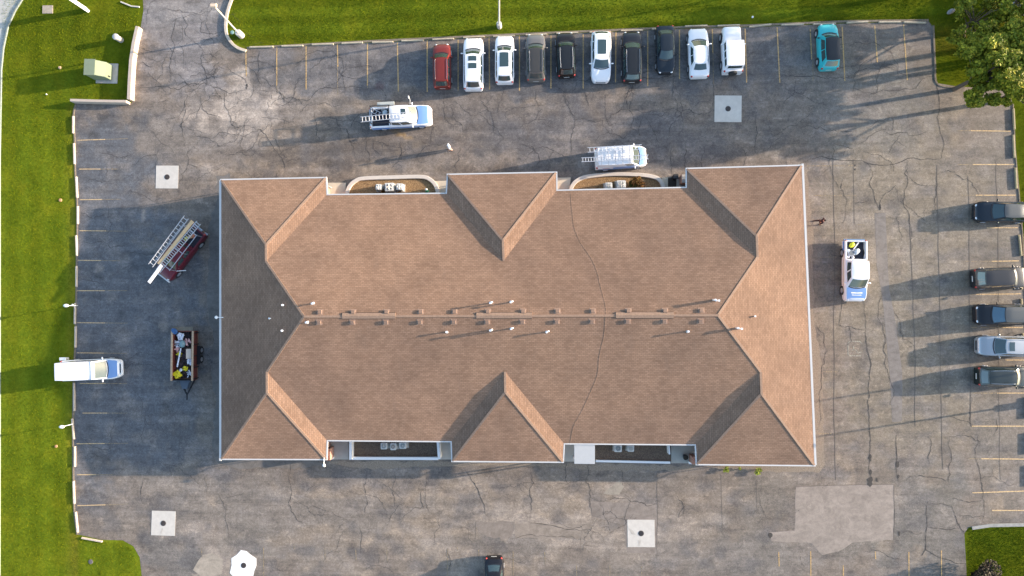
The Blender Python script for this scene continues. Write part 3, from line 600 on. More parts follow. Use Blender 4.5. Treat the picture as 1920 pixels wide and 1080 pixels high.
# ---------------------------------------------------------------- the building
EZ = 2.80
RZ = EZ + 2.75
eavepx = [(415, 338), (610.5, 334), (612, 366), (838, 363.5), (840, 328), (1042.5, 324), (1043, 358), (1288, 352.5), (1288, 317), (1503, 311), (1527, 872), (1307, 870), (1305, 833), (1057, 831), (1055, 865.5), (848.5, 864), (847, 827), (612.5, 825), (611, 860.5), (415, 860)]
E = [P(x, y, EZ) for x, y in eavepx]
RW, RE = P(570, 593.5, RZ), P(1346.5, 591, RZ)
def plane3(a, b, c): n = (b - a).cross(c - a).normalized(); return (a, n)
def hit(px, py, pl):
    o_ = Vector((0, 0, HC)); d = (P(px, py, 0) - o_).normalized(); return o_ + d * ((pl[0] - o_).dot(pl[1]) / d.dot(pl[1]))
PN = plane3(E[2], RW, RE); PS = plane3(E[17], RW, RE)
J = {}
for k, (px, py, pl) in dict(nw=(505, 490, PN), nm=(944.5, 489, PN), ne=(1411.5, 482, PN), sw=(505, 697, PS), sm=(947, 697, PS), se=(1420.5, 697, PS)).items(): J[k] = hit(px, py, pl)
A = {}
for k, (px, py) in dict(nw=(503, 459), nm=(943, 451), ne=(1411.5, 443), sw=(503, 736), sm=(947.5, 735), se=(1422.5, 738)).items(): A[k] = P(px, py, J[k].z)
PWp, PEp = plane3(E[0], RW, E[19]), plane3(E[9], E[10], RE)
def corner(k, end, pl_a, pl_b, jpy, apy):
    d = pl_a[1].cross(pl_b[1]).normalized()
    if d.z > 0: d = -d
    lo, hi = 0.0, 25.0
    def pyof(v): q = M3.transposed() @ (v - Vector((0, 0, HC))); return 540 - q.y / -q.z * F
    s0 = pyof(end + d * 10) - pyof(end)
    for _ in range(40):
        m = (lo + hi) / 2
        if (pyof(end + d * m) - jpy) * s0 > 0: hi = m
        else: lo = m
    j_ = end + d * lo; h = Vector((0, 0, 1)).cross(pl_b[1]).normalized()
    if (h.y > 0) != (jpy < 590): h = -h
    lo, hi = 0.0, 6.0
    for _ in range(40):
        m = (lo + hi) / 2
        if (pyof(j_ + h * m) - apy) * s0 > 0: hi = m
        else: lo = m
    J[k] = j_; A[k] = j_ + h * lo
corner('nw', RW, PN, PWp, 490, 459); corner('sw', RW, PS, PWp, 697, 736); corner('ne', RE, PN, PEp, 482, 443); corner('se', RE, PS, PEp, 697, 738)
bld = empty('office_building', (0, 0, 0), 0, 'long low brick office building with brown shingle hip roofs and six wings', 'building')
faces = [  # (verts, along axis)
 ([E[0], E[1], A['nw']], 'x'), ([E[1], E[2], J['nw'], A['nw']], 'y'),
 ([E[2], E[3], J['nm'], E[2]], 'skip'),
 ([E[4], A['nm'], J['nm'], E[3]], 'y'), ([E[4], E[5], A['nm']], 'x'), ([E[5], E[6], J['nm'], A['nm']], 'y'),
 ([E[8], A['ne'], J['ne'], E[7]], 'y'), ([E[8], E[9], A['ne']], 'x'),
 ([E[19], E[18], A['sw']], 'x'), ([E[18], E[17], J['sw'], A['sw']], 'y'), ([E[15], A['sm'], J['sm'], E[16]], 'y'), ([E[15], E[14], A['sm']], 'x'), ([E[14], E[13], J['sm'], A['sm']], 'y'),
 ([E[11], A['se'], J['se'], E[12]], 'y'), ([E[11], E[10], A['se']], 'x')]
def roof_face(vs, ax, acc):
    n = Vector((0, 0, 0))
    for i in range(len(vs)):
        a, b = vs[i], vs[(i + 1) % len(vs)]; n += a.cross(b)
    if n.z < 0: vs = vs[::-1]
    acc.append((vs, ax))
acc = []
for vs, ax in faces:
    if ax != 'skip': roof_face(vs, ax, acc)
# main slopes (planar): north and south, with the wing junctions on them
roof_face([E[2], J['nw'], RW, RE, J['ne'], E[7], E[6], J['nm'], E[3]], 'x', acc)
roof_face([E[17], J['sw'], RW, RE, J['se'], E[12], E[13], J['sm'], E[16]], 'x', acc)
for f in ([E[0], A['nw'], E[19]], [A['nw'], A['sw'], E[19]], [A['nw'], J['nw'], J['sw']], [A['nw'], J['sw'], A['sw']], [J['nw'], RW, J['sw']],
          [E[9], E[10], A['ne']], [A['ne'], E[10], A['se']], [A['ne'], A['se'], J['se']], [A['ne'], J['se'], J['ne']], [J['ne'], J['se'], RE]): roof_face(f, 'y', acc)
rv, rf, ruv = [], [], []
for vs, ax in acc:
    b0 = len(rv); rv += [tuple(v) for v in vs]; rf.append(tuple(range(b0, b0 + len(vs))))
    for v in vs: ruv.append((v.x, v.y * 1.05) if ax == 'x' else (v.y, v.x * 1.05))
me = bpy.data.meshes.new('roof'); me.from_pydata(rv, [], rf)
uvl = me.uv_layers.new(name='UVMap')
for lp in me.loops: uvl.data[lp.index].uv = ruv[lp.vertex_index]
me.materials.append(SHING); roof = bpy.data.objects.new('roof', me); S.collection.objects.link(roof); roof.parent = bld
# soffit underside
cE = [(e.x, e.y) for e in E]
MB().sheet([(x, y) for x, y in cE], EZ - .16).build('soffit', mat('soffit_white', (.6, .58, .55), .7), bld, fix=False)
# gutters: one per straight run
def gutter(a, b, wdt=.13):
    d = (b - a).normalized(); n_ = Vector((d.y, -d.x, 0))
    return d
cx_ = sum(e.x for e in E) / len(E)
n = len(E)
for i in range(n):
    a, b = E[i].copy(), E[(i + 1) % n].copy(); d = (b - a); L_ = d.length; d.normalize(); nn = Vector((-d.y, d.x, 0))   # outline runs clockwise: outside on the left
    big = L_ > 20
    g = MB(); wd = .20 if abs(d.y) > .9 and L_ > 20 else .12
    q0, q1 = a + nn * wd / 2, b + nn * wd / 2
    prv = E[i - 1]; nxt = E[(i + 2) % n]
    def conv(u, v): return u.x * v.y - u.y * v.x
    s0 = conv((a - prv).normalized(), d) < 0; s1 = conv(d, (nxt - b).normalized()) < 0       # right turns are outer corners
    q0 = q0 - d * (wd if s0 else 0); q1 = q1 + d * (0 if s1 else -wd)
    q0.z = q1.z = EZ - .055; g.beam(q0, q1, wd, .13)
    g.build('gutter', GUTTER, bld, bevel=.012)
# ridge and hip caps: same shingles, a little proud
capm = mat_shingle('ridge_cap_shingles', 1.12)
cpb = MB()
for a, b in ((RW, RE), (E[0], A['nw']), (E[1], A['nw']), (A['nw'], J['nw']), (J['nw'], RW), (E[4], A['nm']), (E[5], A['nm']), (A['nm'], J['nm']), (E[8], A['ne']), (E[9], A['ne']), (A['ne'], J['ne']), (J['ne'], RE),
             (E[19], A['sw']), (E[18], A['sw']), (A['sw'], J['sw']), (J['sw'], RW), (E[15], A['sm']), (E[14], A['sm']), (A['sm'], J['sm']), (E[11], A['se']), (E[10], A['se']), (A['se'], J['se']), (J['se'], RE)):
    cpb.beam(a + Vector((0, 0, .0)), b + Vector((0, 0, .0)), .20, .05)
cpb.build('ridge_cap', mat('cap_shingle', (.27, .178, .125), .9, var=.18, vs=6), bld)
# walls (inset under the eaves)
def inset(poly, d):
    n = len(poly); out = []
    for i in range(n):
        p0, p1, p2 = [Vector((*poly[j % n], 0)) for j in (i - 1, i, i + 1)]
        d1 = (p1 - p0).normalized(); d2 = (p2 - p1).normalized(); n1 = Vector((d1.y, -d1.x, 0)); n2 = Vector((d2.y, -d2.x, 0))
        bis = (n1 + n2); k = d / max(.3, bis.length / 2 * bis.normalized().dot(n1) * 1.0) if bis.length else d
        q = p1 + bis.normalized() * (d / max(.35, bis.normalized().dot(n1))); out.append((q.x, q.y))
    return out
WALL = inset(cE, .48)
wb = MB(); nW = len(WALL)
wb.add([(x, y, 0) for x, y in WALL] + [(x, y, EZ - .17) for x, y in WALL], [(i, (i + 1) % nW, (i + 1) % nW + nW, i + nW) for i in range(nW)])
wb.build('wall', BRICK, bld)
# windows and doors along the walls
WG = mat('window_glass', (.03, .045, .05), .05, spec=.8)
def window(c, ang, wd, hh, z0, door=False):
    e = empty('door' if door else 'window', (c[0], c[1], z0), ang, parent=bld)
    fr = MB(); t = .07
    fr.box(-wd / 2, wd / 2, -.04, .06, 0, t); fr.box(-wd / 2, wd / 2, -.04, .06, hh - t, hh); fr.box(-wd / 2, -wd / 2 + t, -.04, .06, t, hh - t); fr.box(wd / 2 - t, wd / 2, -.04, .06, t, hh - t)
    if not door: fr.box(-.025, .025, -.03, .05, t, hh - t)
    fr.build('frame', WHITE, e)
    MB().box(-wd / 2 + t, wd / 2 - t, -.02, .02, t, hh - t).build('pane', WG, e)
for i in range(nW):
    a, b = Vector(WALL[i]), Vector(WALL[(i + 1) % nW]); L_ = (b - a).length; d = (b - a).normalized(); ang = math.atan2(d.y, d.x)
    if L_ < 2.5: 
        continue
    k = max(1, int(L_ / 3.6))
    for j in range(k):
        c = a + d * (L_ * (j + .5) / k); window(c, ang, 1.5, 1.3, .95)
for (x, y) in ((631, 370), (829, 367), (1056, 362), (1269, 356), (636, 822), (835, 822), (1068, 827), (1272, 828)):
    c = P(x, y, 0); 
    # snap to nearest long east-west wall
    best = None
    for i in range(nW):
        a, b = Vector(WALL[i]), Vector(WALL[(i + 1) % nW])
        if abs(b.y - a.y) > 1.5: continue
        dd = abs((a.y + b.y) / 2 - c.y) + (0 if min(a.x, b.x) - .3 < c.x < max(a.x, b.x) + .3 else 50)
        if best is None or dd < best[0]: best = (dd, (a.y + b.y) / 2)
    window((c.x, best[1] + (.03 if c.y > 0 else -.03)), 0 if c.y < 0 else math.pi, .95, 2.1, .02, True)
# downspouts at the outer corners
for i in (0, 1, 4, 5, 8, 9, 10, 11, 14, 15, 18, 19):
    x, y = WALL[i]; ex, ey = cE[i]
    q = MB().tube([(ex, ey, EZ - .1), (x + (ex - x) * .25, y + (ey - y) * .25, EZ - .45), (x + (ex - x) * .25, y + (ey - y) * .25, .1)], .045, 6); q.build('downspout', GUTTER, bld)
from mathutils.bvhtree import BVHTree
BV = BVHTree.FromPolygons(rv, rf)
def roofhit(px, py):
    o_ = Vector((0, 0, HC)); d = (P(px, py, 0) - o_).normalized(); return BV.ray_cast(o_, d)[0]
# -------- roof furniture
def on_roof(px, py, pl): return hit(px, py, pl)
vx = [600, 662.5, 725, 789, 852.5, 915, 981, 1045.5, 1111.5, 1178.5, 1247, 1315]
VM = mat('brown_vent_metal', (.22, .14, .10), .7)
proto = None
def vent(loc, tilt, label):
    global proto
    if proto is None:
        t = empty('roof_vent', (0, 0, 0)); 
        MB().box(-.15, .15, -.14, .14, 0, .08).build('throat', VM, t)
        MB().box(-.19, .19, -.18, .18, .08, .135, taper=.03).build('hood', VM, t, bevel=.01)
        MB().box(-.27, .27, -.24, .26, .0, .010).build('flashing', mat('flashing_brown', (.30, .20, .15), .8), t)
        proto = t; o = t
    else: o = copy_tree(proto)
    o.location = loc; o.rotation_euler = (tilt, 0, 0); tag(o, label, 'roof vent', 'box vents along the roof ridge'); return o
sl_ = math.atan2(PN[1].y, PN[1].z) if PN[1].z > 0 else math.atan2(-PN[1].y, -PN[1].z)
for r_, (yo, pl, nm) in enumerate(((0, PN, 'north'), (1, PS, 'south'))):
    for i, x in enumerate(vx):
        y = (585.5 - (x - 600) * .0042) if r_ == 0 else (604.3 - (x - 600) * .0032)
        p = roofhit(x - (1.5 if r_ else 0), y); vent(p, -sl_ if r_ == 0 else sl_, f'small brown box vent, {ORD[i]} from the left in the row {"above" if r_ == 0 else "below"} the roof ridge')
for i, (x0, x1, nm) in enumerate(((641, 741, 'left'), (893, 998, 'middle'), (1155, 1264, 'right'))):
    a, b = P(x0, 592.3 - i * .6, RZ + .1), P(x1, 592.0 - i * .6, RZ + .1)
    t = empty('ridge_vent', (a.x, a.y, RZ), math.atan2(b.y - a.y, b.x - a.x), f'long raised shingled ridge vent, {["leftmost", "middle", "rightmost"][i]} of the three on the roof ridge', 'ridge vent', 'ridge vents')
    L_ = (b - a).length; SHC = mat('cap_shingle', (1, 1, 1))
    g = MB(); g.add([(0, -.25, -.08), (L_, -.25, -.08), (L_, -.25, .0), (0, -.25, .0), (0, .25, -.08), (L_, .25, -.08), (L_, .25, .0), (0, .25, .0), (0, 0, .075), (L_, 0, .075)],
                    [(0, 1, 2, 3), (5, 4, 7, 6), (3, 2, 9, 8), (8, 9, 6, 7), (0, 3, 8, 7, 4), (1, 5, 6, 9, 2)])
    g.build('cap', SHC, t)
    MB().box(.02, L_ - .02, -.29, -.252, -.10, -.04).build('louvre', mat('dark_brown', (.05, .03, .025), .8), t); MB().box(.02, L_ - .02, .252, .29, -.10, -.04).build('louvre', mat('dark_brown', (.05, .03, .025), .8), t)
PW = plane3(E[0], A['nw'], E[19]); PE = plane3(E[9], E[10], A['ne'])
PVC = mat('white_pvc', (.80, .80, .82), .4)
pipes = [(529.5, 572, PW, .35, 0, 'in the shaded left roof slope, upper'), (505, 597, PW, .3, 0, 'in the shaded left roof slope, middle'), (528.5, 620, PW, .35, 0, 'in the shaded left roof slope, lower'),
 (585, 569, PN, .32, 1, 'above the left end of the ridge'), (574, 604.5, PS, .35, 1, 'below the left end of the ridge'), (919, 568, PN, .75, 1, 'above the ridge centre, left of a pair'), (957.5, 566.5, PN, .75, 1, 'above the ridge centre, right of a pair'),
 (1348, 563.5, PN, .8, 2, 'above the right end of the ridge'), (837, 622.5, PS, .36, 0, 'below the ridge, alone left of centre'), (919, 619.5, PS, .8, 1, 'below the ridge centre, left of a pair'), (958, 616.5, PS, .8, 1, 'below the ridge centre, right of a pair'),
 (1025, 622.5, PS, .40, 1, 'below the ridge, alone right of centre'), (1291, 621.5, PS, .42, 0, 'below the ridge near the right hip'), (1391, 616.5, PE, .85, 2, 'in the sunlit right roof slope, large and double'), (1416, 593, PE, .22, 0, 'in the sunlit right roof slope, small')]
for (x, y, pl, h, dbl, lab) in pipes:
    p = roofhit(x, y); p = p - Vector((p.x, p.y, 0)) * (h / 55)
    t = empty('vent_pipe', p, 0, 'white plastic vent pipe ' + lab, 'vent pipe', 'white vent pipes on the roof')
    r_ = .06 if h > .3 else .05
    g = MB().tube([(0, 0, -.1), (0, 0, h)], r_, 10)
    if dbl == 1: g.tube([(0, 0, h - .04), (.10, .05, h + .05), (.20, .08, h - .02)], r_ * 1.05, 8)
    g.build('pipe', PVC, t, smooth=40)
    MB().tube([(0, 0, h - .05), (0, 0, h + .06)], r_ * 1.5, 10).build('cap', PVC, t, smooth=40)
    MB().tube([(0, 0, -.04), (0, 0, .05)], [r_ * 2.6, r_ * 1.2], 10).build('boot', mat('pipe_boot', (.45, .44, .44), .6), t)
    if dbl == 2:
        MB().tube([(-.28, .06, -.12), (-.28, .06, h - .05)], r_, 10).tube([(-.28, .06, h - .14), (-.28, .06, h)], r_ * 1.5, 10).build('pipe', PVC, t, smooth=40)
# cable lying over the roof
cp = []
for (x, y) in smooth_line([(1070, 361), (1073, 395), (1078, 430), (1092, 460), (1108, 483), (1120, 510), (1127, 540), (1135, 570), (1136, 588)], 5):
    p = roofhit(x, y)
    if p: p.z += .015; cp.append(p)
for (x, y) in smooth_line([(1136, 594), (1133, 630), (1124, 670), (1121, 702), (1108, 735), (1092, 770), (1076, 800), (1070, 830)], 5):
    p = roofhit(x, y)
    if p: p.z += .015; cp.append(p)
tag(MB().tube(cp, .0065, 4).build('cable', mat('grey_cable', (.25, .17, .125), .8)), 'thin dark cable trailing over the roof right of centre', 'cable')
# small scraps
# wall lamps on arms
for (x, y, zz, dx, dy, lab) in ((405.5, 595, 2.85, -1, 0, 'on the left wall of the building'), (607.5, 872.5, 2.85, 0, -1, 'on the lower wall left of the first courtyard')):
    p = P(x, y, zz); t = empty('wall_lamp', p, 0, 'white round lamp on a short arm ' + lab, 'wall lamp', 'wall lamps')
    MB().ball((0, 0, 0), .15, 12, 8, (1, 1, .7)).build('globe', WHITE, t, smooth=60)
    MB().tube([(0, 0, .02), (-dx * .45, -dy * .45, .02), (-dx * 1.05, -dy * 1.05, -.05)], .035, 6).build('arm', WHITE, t)
# ---------------------------------------------------------------- courtyards
MULN = NG('mulch'); mc = MULN.ramp(MULN.noise(11, detail=6, rough=.85), [(.32, (.06, .035, .02)), (.5, (.25, .155, .08)), (.66, (.50, .35, .19))]); MULN.bump(MULN.noise(30), .9, .05); MULCH = MULN.out(mc, .95, .15)
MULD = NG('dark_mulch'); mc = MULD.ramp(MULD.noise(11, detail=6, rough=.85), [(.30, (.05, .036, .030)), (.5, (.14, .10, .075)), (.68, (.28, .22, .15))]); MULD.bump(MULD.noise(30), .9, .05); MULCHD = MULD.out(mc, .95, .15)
WALK = mat('walk_concrete', (.52, .45, .35), .85, var=.08, vs=2, bump=.1); WALKG = mat('grey_walk', (.40, .37, .32), .85, var=.08, vs=2, bump=.1)
def flat(name, l, z0, z1, m, kind='structure', amp=0):
    o = MB().prism(rough_poly(l, amp, .4) if amp else pxpoly(l), z0, z1).build(name, m); o['kind'] = kind; return o
flat('walkway', [(611, 343), (649, 343), (646, 385), (611, 385)], .005, .10, WALK)
flat('walkway', [(815, 340), (843, 339), (843, 382), (822, 382)], .005, .10, WALK)
flat('walkway', [(1036, 334), (1070, 333), (1066, 380), (1036, 380)], .005, .10, WALK)
flat('walkway', [(1241, 333), (1252, 333), (1252, 375), (1241, 375)], .005, .10, WALK)
flat('doormat', [(1250, 334), (1268, 334), (1268, 372), (1250, 372)], .010, .06, mat('dark_mat', (.045, .035, .03), .95, var=.3, vs=10))
flat('walkway', [(1268, 336), (1289, 336), (1289, 370), (1268, 370)], .005, .10, WALKG)
flat('walkway', [(612, 815), (654, 815), (654, 861), (612, 861)], .005, .10, WALKG)
flat('walkway', [(824, 815), (848, 815), (848, 861), (824, 861)], .005, .10, WALKG)
flat('walkway', [(1050, 815), (1077, 815), (1077, 865), (1050, 865)], .005, .10, WALKG)
flat('walkway', [(1258, 818), (1307, 818), (1307, 868), (1258, 868)], .005, .10, WALKG)
flat('mulch_bed', [(651, 385), (655, 350), (668, 339), (700, 336), (788, 334), (808, 341), (818, 356), (820, 385)], .005, .16, MULCH)
flat('mulch_bed', [(1070, 380), (1073, 348), (1092, 336), (1140, 330), (1200, 332), (1232, 338), (1240, 352), (1241, 380)], .005, .16, MULCH)
flat('mulch_bed', [(657, 812), (822, 812), (822, 858), (657, 858)], .005, .14, MULCHD)
flat('mulch_bed', [(1116, 815), (1257, 815), (1257, 864), (1116, 864)], .005, .14, MULCHD)
kerb(smooth_line([(651, 385), (652, 364), (657, 350), (668, 340), (684, 335.5), (740, 333.5), (790, 332.5), (806, 337), (817, 348), (822, 364), (823, 385)]), .36, 0, .32, mat('planter_white', (.55, .49, .43), .7, var=.06), 'planter_wall', 'curved white planter wall round the upper left bed of mulch', cat='planter wall', ch=.03)['group'] = 'planter walls'
kerb(smooth_line([(1070, 380), (1070, 358), (1075, 346), (1086, 337), (1105, 331.5), (1150, 327.5), (1200, 329), (1228, 334), (1239, 343), (1243, 358), (1243, 380)]), .36, 0, .32, mat('planter_white', (1, 1, 1)), 'planter_wall', 'curved cream planter wall round the upper right bed of mulch', cat='planter wall', ch=.03)['group'] = 'planter walls'
def low_wall(x0, y0, x1, y1, wd, h, name, label, cat, m=WHITE, z0=0):
    a, b = P(x0, y0, h), P(x1, y1, h); L_ = (b - a).length
    o = MB().box(-L_ / 2, L_ / 2, -wd / 2, wd / 2, 0, h - z0).build(name, m, bevel=.015); c = (a + b) / 2
    o.location = (c.x, c.y, z0); o.rotation_euler = (0, 0, math.atan2(b.y - a.y, b.x - a.x)); tag(o, label, cat); return o
low_wall(657, 828, 657, 862, .24, .9, 'low_wall', 'white low wall at the left end of the lower left courtyard', 'low wall')
low_wall(821, 828, 823.5, 861, .24, .9, 'low_wall', 'white low wall at the right end of the lower left courtyard', 'low wall')
low_wall(659.5, 859.5, 821.5, 860, .26, .45, 'low_wall', 'long white low wall along the front of the lower left courtyard', 'low wall')
low_wall(1117, 864.5, 1257, 867.5, .20, .30, 'low_wall', 'long white kerb wall along the front of the lower right courtyard', 'low wall')
low_wall(614, 859.5, 624, 859.5, .2, .5, 'low_wall', 'short white wall stub at the lower left wing corner', 'low wall')
low_wall(1292, 868, 1305, 868.5, .2, .5, 'low_wall', 'short white wall stub at the lower right wing corner', 'low wall')
low_wall(1254.5, 835, 1255.5, 852, .14, .9, 'low_wall', 'short white screen wall at the right end of the lower right courtyard', 'low wall')
# brick return walls seen in the courtyards
def brick_pier(x0, y0, x1, y1, h, lab):
    c = [P(x0, y0, 0), P(x1, y1, 0)]
    o = MB().box(min(c[0].x, c[1].x), max(c[0].x, c[1].x), min(c[0].y, c[1].y), max(c[0].y, c[1].y), 0, h).build('brick_pier', BRICK); tag(o, lab, 'brick pier'); return o
brick_pier(617, 836, 627, 857, 1.3, 'low brick pier beside the lower left walkway')
brick_pier(1291, 850, 1302, 864, 1.3, 'low brick pier beside the lower right walkway')
brick_pier(1273, 332, 1286, 347, 1.2, 'low brick pier beside the upper right doorway')
# white canopy roof in the lower right courtyard
a, b = P(1076.5, 832, 2.7), P(1115.5, 870, 2.7)
t = empty('canopy', ((a.x + b.x) / 2, (a.y + b.y) / 2, 0), 0, 'flat white entrance canopy over the lower right courtyard walkway', 'canopy')
hx, hy = (b.x - a.x) / 2, abs(b.y - a.y) / 2
MB().box(-hx, hx, -hy, hy + .4, 2.6, 2.72).build('canopy_roof', mat('canopy_white', (.40, .41, .42), .5, var=.04), t, bevel=.02)
for sx in (-1, 1): MB().box(sx * (hx - .1) - .05, sx * (hx - .1) + .05, -hy + .05, -hy + .15, 0, 2.6).build('post', WHITE, t)
# air conditioners
def ac_unit(x, y, sw, sh, label, fan='grey', z=.16, H_=.80):
    p = P(x, y, z + H_); t = empty('air_conditioner', (p.x, p.y, z), R(random.uniform(-3, 3)), label, 'air conditioner', 'outdoor air conditioning units')
    w_, h_ = sw / 40, sh / 40
    MB().box(-w_ - .08, w_ + .08, -h_ - .08, h_ + .08, -.10, .05).build('base_pad', CONC, t, bevel=.01)
    MB().box(-w_, w_, -h_, h_, .05, H_).build('cabinet', mat('ac_cabinet', (.58, .57, .54), .45), t, bevel=.05)
    r_ = min(w_, h_) * .74
    fc = {'grey': (.22, .28, .28), 'dark': (.03, .03, .035), 'pale': (.48, .47, .40), 'blue': (.10, .17, .20), 'brown': (.05, .035, .03)}[fan]
    MB().tube([(0, 0, H_ - .01), (0, 0, H_ + .012)], r_, 20).build('fan_opening', mat('ac_fan_' + fan, fc, .5), t)
    g = MB()
    for k in range(3):
        rr = r_ * (.35 + .3 * k); pts = [(rr * math.cos(a_), rr * math.sin(a_), H_ + .03) for a_ in [j * math.pi / 8 for j in range(17)]]; g.tube(pts, .008, 4, False)
    for k in range(4):
        a_ = k * math.pi / 4; g.tube([(-r_ * math.cos(a_), -r_ * math.sin(a_), H_ + .035), (r_ * math.cos(a_), r_ * math.sin(a_), H_ + .035)], .008, 4)
    g.build('fan_guard', GALV, t)
    for k in range(-4, 5): pass
    g = MB()
    for k in range(6):
        for sy in (-1, 1): g.box(-w_ * .85, w_ * .85, sy * h_ - .004 + (0 if sy > 0 else -.004), sy * h_ + .008 - (0 if sy > 0 else .004), .14 + k * .1, .18 + k * .1)
    g.build('louvres', DARKM, t)
ac_unit(709.5, 350.5, 11, 11, 'small air conditioner, left of three in the upper left bed', 'grey'); ac_unit(729.5, 350.5, 16.5, 15.5, 'large air conditioner with dark fan, middle of the upper left bed', 'dark'); ac_unit(749, 350, 12.5, 12.5, 'beige air conditioner, right of three in the upper left bed', 'pale')
ac_unit(1141.5, 348, 13.5, 12, 'small air conditioner with green grey fan in the upper right bed', 'grey'); ac_unit(1165, 345.5, 17, 15, 'larger white air conditioner in the upper right bed', 'pale')
ac_unit(719.5, 836.5, 12, 12, 'air conditioner with green grey fan, left of three in the lower left courtyard', 'blue'); ac_unit(737, 837.5, 11, 13, 'narrow air conditioner with brown fan, middle of the lower left courtyard', 'brown'); ac_unit(755, 835.5, 13.5, 12, 'air conditioner with blue grey fan, right of three in the lower left courtyard', 'blue')
ac_unit(1159, 841, 14, 13, 'air conditioner with teal fan in the lower right courtyard', 'blue'); ac_unit(1183, 841, 12, 12, 'pale air conditioner in the lower right courtyard', 'pale')
# shrubs and leaf clumps
def leaf_mass(mb, c, rad, n, size, flat_=1.0, rs=None):
    rs = rs or random
    for _ in range(n):
        while True:
            q = Vector((rs.uniform(-1, 1), rs.uniform(-1, 1), rs.uniform(-1, 1)))
            if .25 < q.length < 1: break
        q = Vector((q.x * rad, q.y * rad, q.z * rad * flat_)) + Vector(c)
        a = rs.uniform(0, 6.283); t_ = rs.uniform(-.9, .9); s_ = size * rs.uniform(.6, 1.4)
        u = Vector((math.cos(a), math.sin(a), t_ * .6)).normalized() * s_; v = Vector((-math.sin(a), math.cos(a), rs.uniform(-.8, .8))).normalized() * s_ * .6
        mb.add([q - u, q + v, q + u, q - v], [(0, 1, 2, 3)])
def leafmat(name, c1, c2, c3=None, spec=.15):
    g = NG(name); oi = g.t.nodes.new('ShaderNodeNewGeometry')
    col = g.ramp(oi.outputs['Random Per Island'], [(.0, c1), (.55, c2), (1.0, c3 or c2)])
    col = g.mix(1, col, g.ramp(g.noise(.6, detail=3), [(.3, .65), (.7, 1.3)]), 'MULTIPLY')
    m = g.out(col, .6, spec); b = g.b
    b.inputs['Transmission Weight'].default_value = 0
    return m
LEAFG = leafmat('leaf_green', (.09, .12, .010), (.20, .215, .018), (.42, .36, .03)); LEAFR = leafmat('leaf_russet', (.05, .018, .006), (.20, .085, .02), (.10, .09, .02))
LEAFP = leafmat('leaf_plum', (.014, .010, .010), (.034, .022, .016), (.05, .05, .02)); LEAFW = leafmat('leaf_pale', (.30, .30, .26), (.55, .56, .52), (.72, .72, .70)); LEAFL = leafmat('leaf_lime', (.12, .17, .02), (.26, .30, .04))
BARK = mat('bark', (.10, .075, .055), .95, var=.3, vs=6, bump=.5, bs=20)
def shrub(name, px, py, rad, m, n, size, label, hz=None, squash=.7):
    c = P(px, py, .12); t = empty(name, c, 0, label, 'shrub'); h = rad * squash
    g = MB(); nb = 9 if rad > 1 else 4
    for k in range(nb): a = random.uniform(0, 6.283); q = rad * random.uniform(.15, .75); leaf_mass(g, (q * math.cos(a), q * math.sin(a), h * random.uniform(.6, 1.2)), rad * random.uniform(.3, .55), n // nb, size, squash)
    g.build('foliage', m, t, fix=False)
    s_ = MB()
    for k in range(5): a = k * 1.256; s_.tube([(0, 0, -.1), (.4 * rad * math.cos(a), .4 * rad * math.sin(a), h)], [.025, .01], 5)
    s_.build('stems', BARK, t)
shrub('shrub', 1196, 343, .75, LEAFR, 700, .07, 'russet and dark green shrub in the upper right mulch bed')
shrub('shrub', 1187, 346, .45, leafmat('leaf_dark', (.02, .04, .008), (.05, .06, .012)), 350, .06, 'small dark green shrub beside the large upper right air conditioner')
shrub('shrub', 720, 361, .35, LEAFR, 220, .05, 'small russet plant behind the upper left air conditioners')
shrub('shrub', 751, 361, .35, LEAFR, 220, .05, 'small reddish plant behind the beige upper left air conditioner')
random.seed(33)
for (px, py, r_, n_, lb) in ((1362, 880, .42, 260, 'flat lime weed clump below the lower right wing, left one'), (1388, 880, .24, 110, 'small lime weed clump below the lower right wing, between two larger ones'), (1418, 881, .50, 320, 'bright green weed clump below the lower right wing, right one')):
    shrub('weed_clump', px, py, r_, LEAFL, n_, .05, lb, squash=.35)
shrub('shrub', 1845, 1078, 1.9, LEAFP, 4200, .10, 'dark plum shrub on the lower right grass corner', squash=.6)
shrub('shrub', 1905, 2, 2.1, LEAFW, 2600, .13, 'pale white shrub behind the tree in the upper right corner', squash=.6)
# white and green plant ornament
p = P(799, 357, .6); t = empty('garden_ornament', (p.x, p.y, .16), 0, 'small white and green ornament in the upper left bed', 'ornament')
MB().ball((0, .1, .38), .12, 10, 7).build('head', WHITE, t, smooth=60); MB().tube([(0, 0, 0), (0, .05, .3)], [.15, .08], 8).box(.05, .22, -.08, .02, .12, .22).build('base', mat('ornament_green', (.10, .42, .20), .5), t, smooth=40)
p = P(1287, 859, .9); t = empty('planter_pot', (p.x, p.y, .1), 0, 'dark round pot beside the lower right brick pier', 'pot')
MB().tube([(0, 0, 0), (0, 0, .5), (0, 0, .55)], [.16, .24, .25], 12).build('pot', DARKM, t, smooth=40); MB().tube([(0, 0, .5), (0, 0, .556)], .2, 12).build('soil', mat('soil', (.04, .03, .02), .95), t)
p = P(1268, 330, 1.0); t = empty('waste_bin', (p.x, p.y, .0), 0, 'small dark bin by the upper right doorway', 'bin')
MB().box(-.2, .2, -.18, .18, 0, .8, taper=-.02).build('body', DARKM, t, bevel=.02); MB().box(-.23, .23, -.21, .21, .80, .86).build('lid', BLACKP, t, bevel=.02)
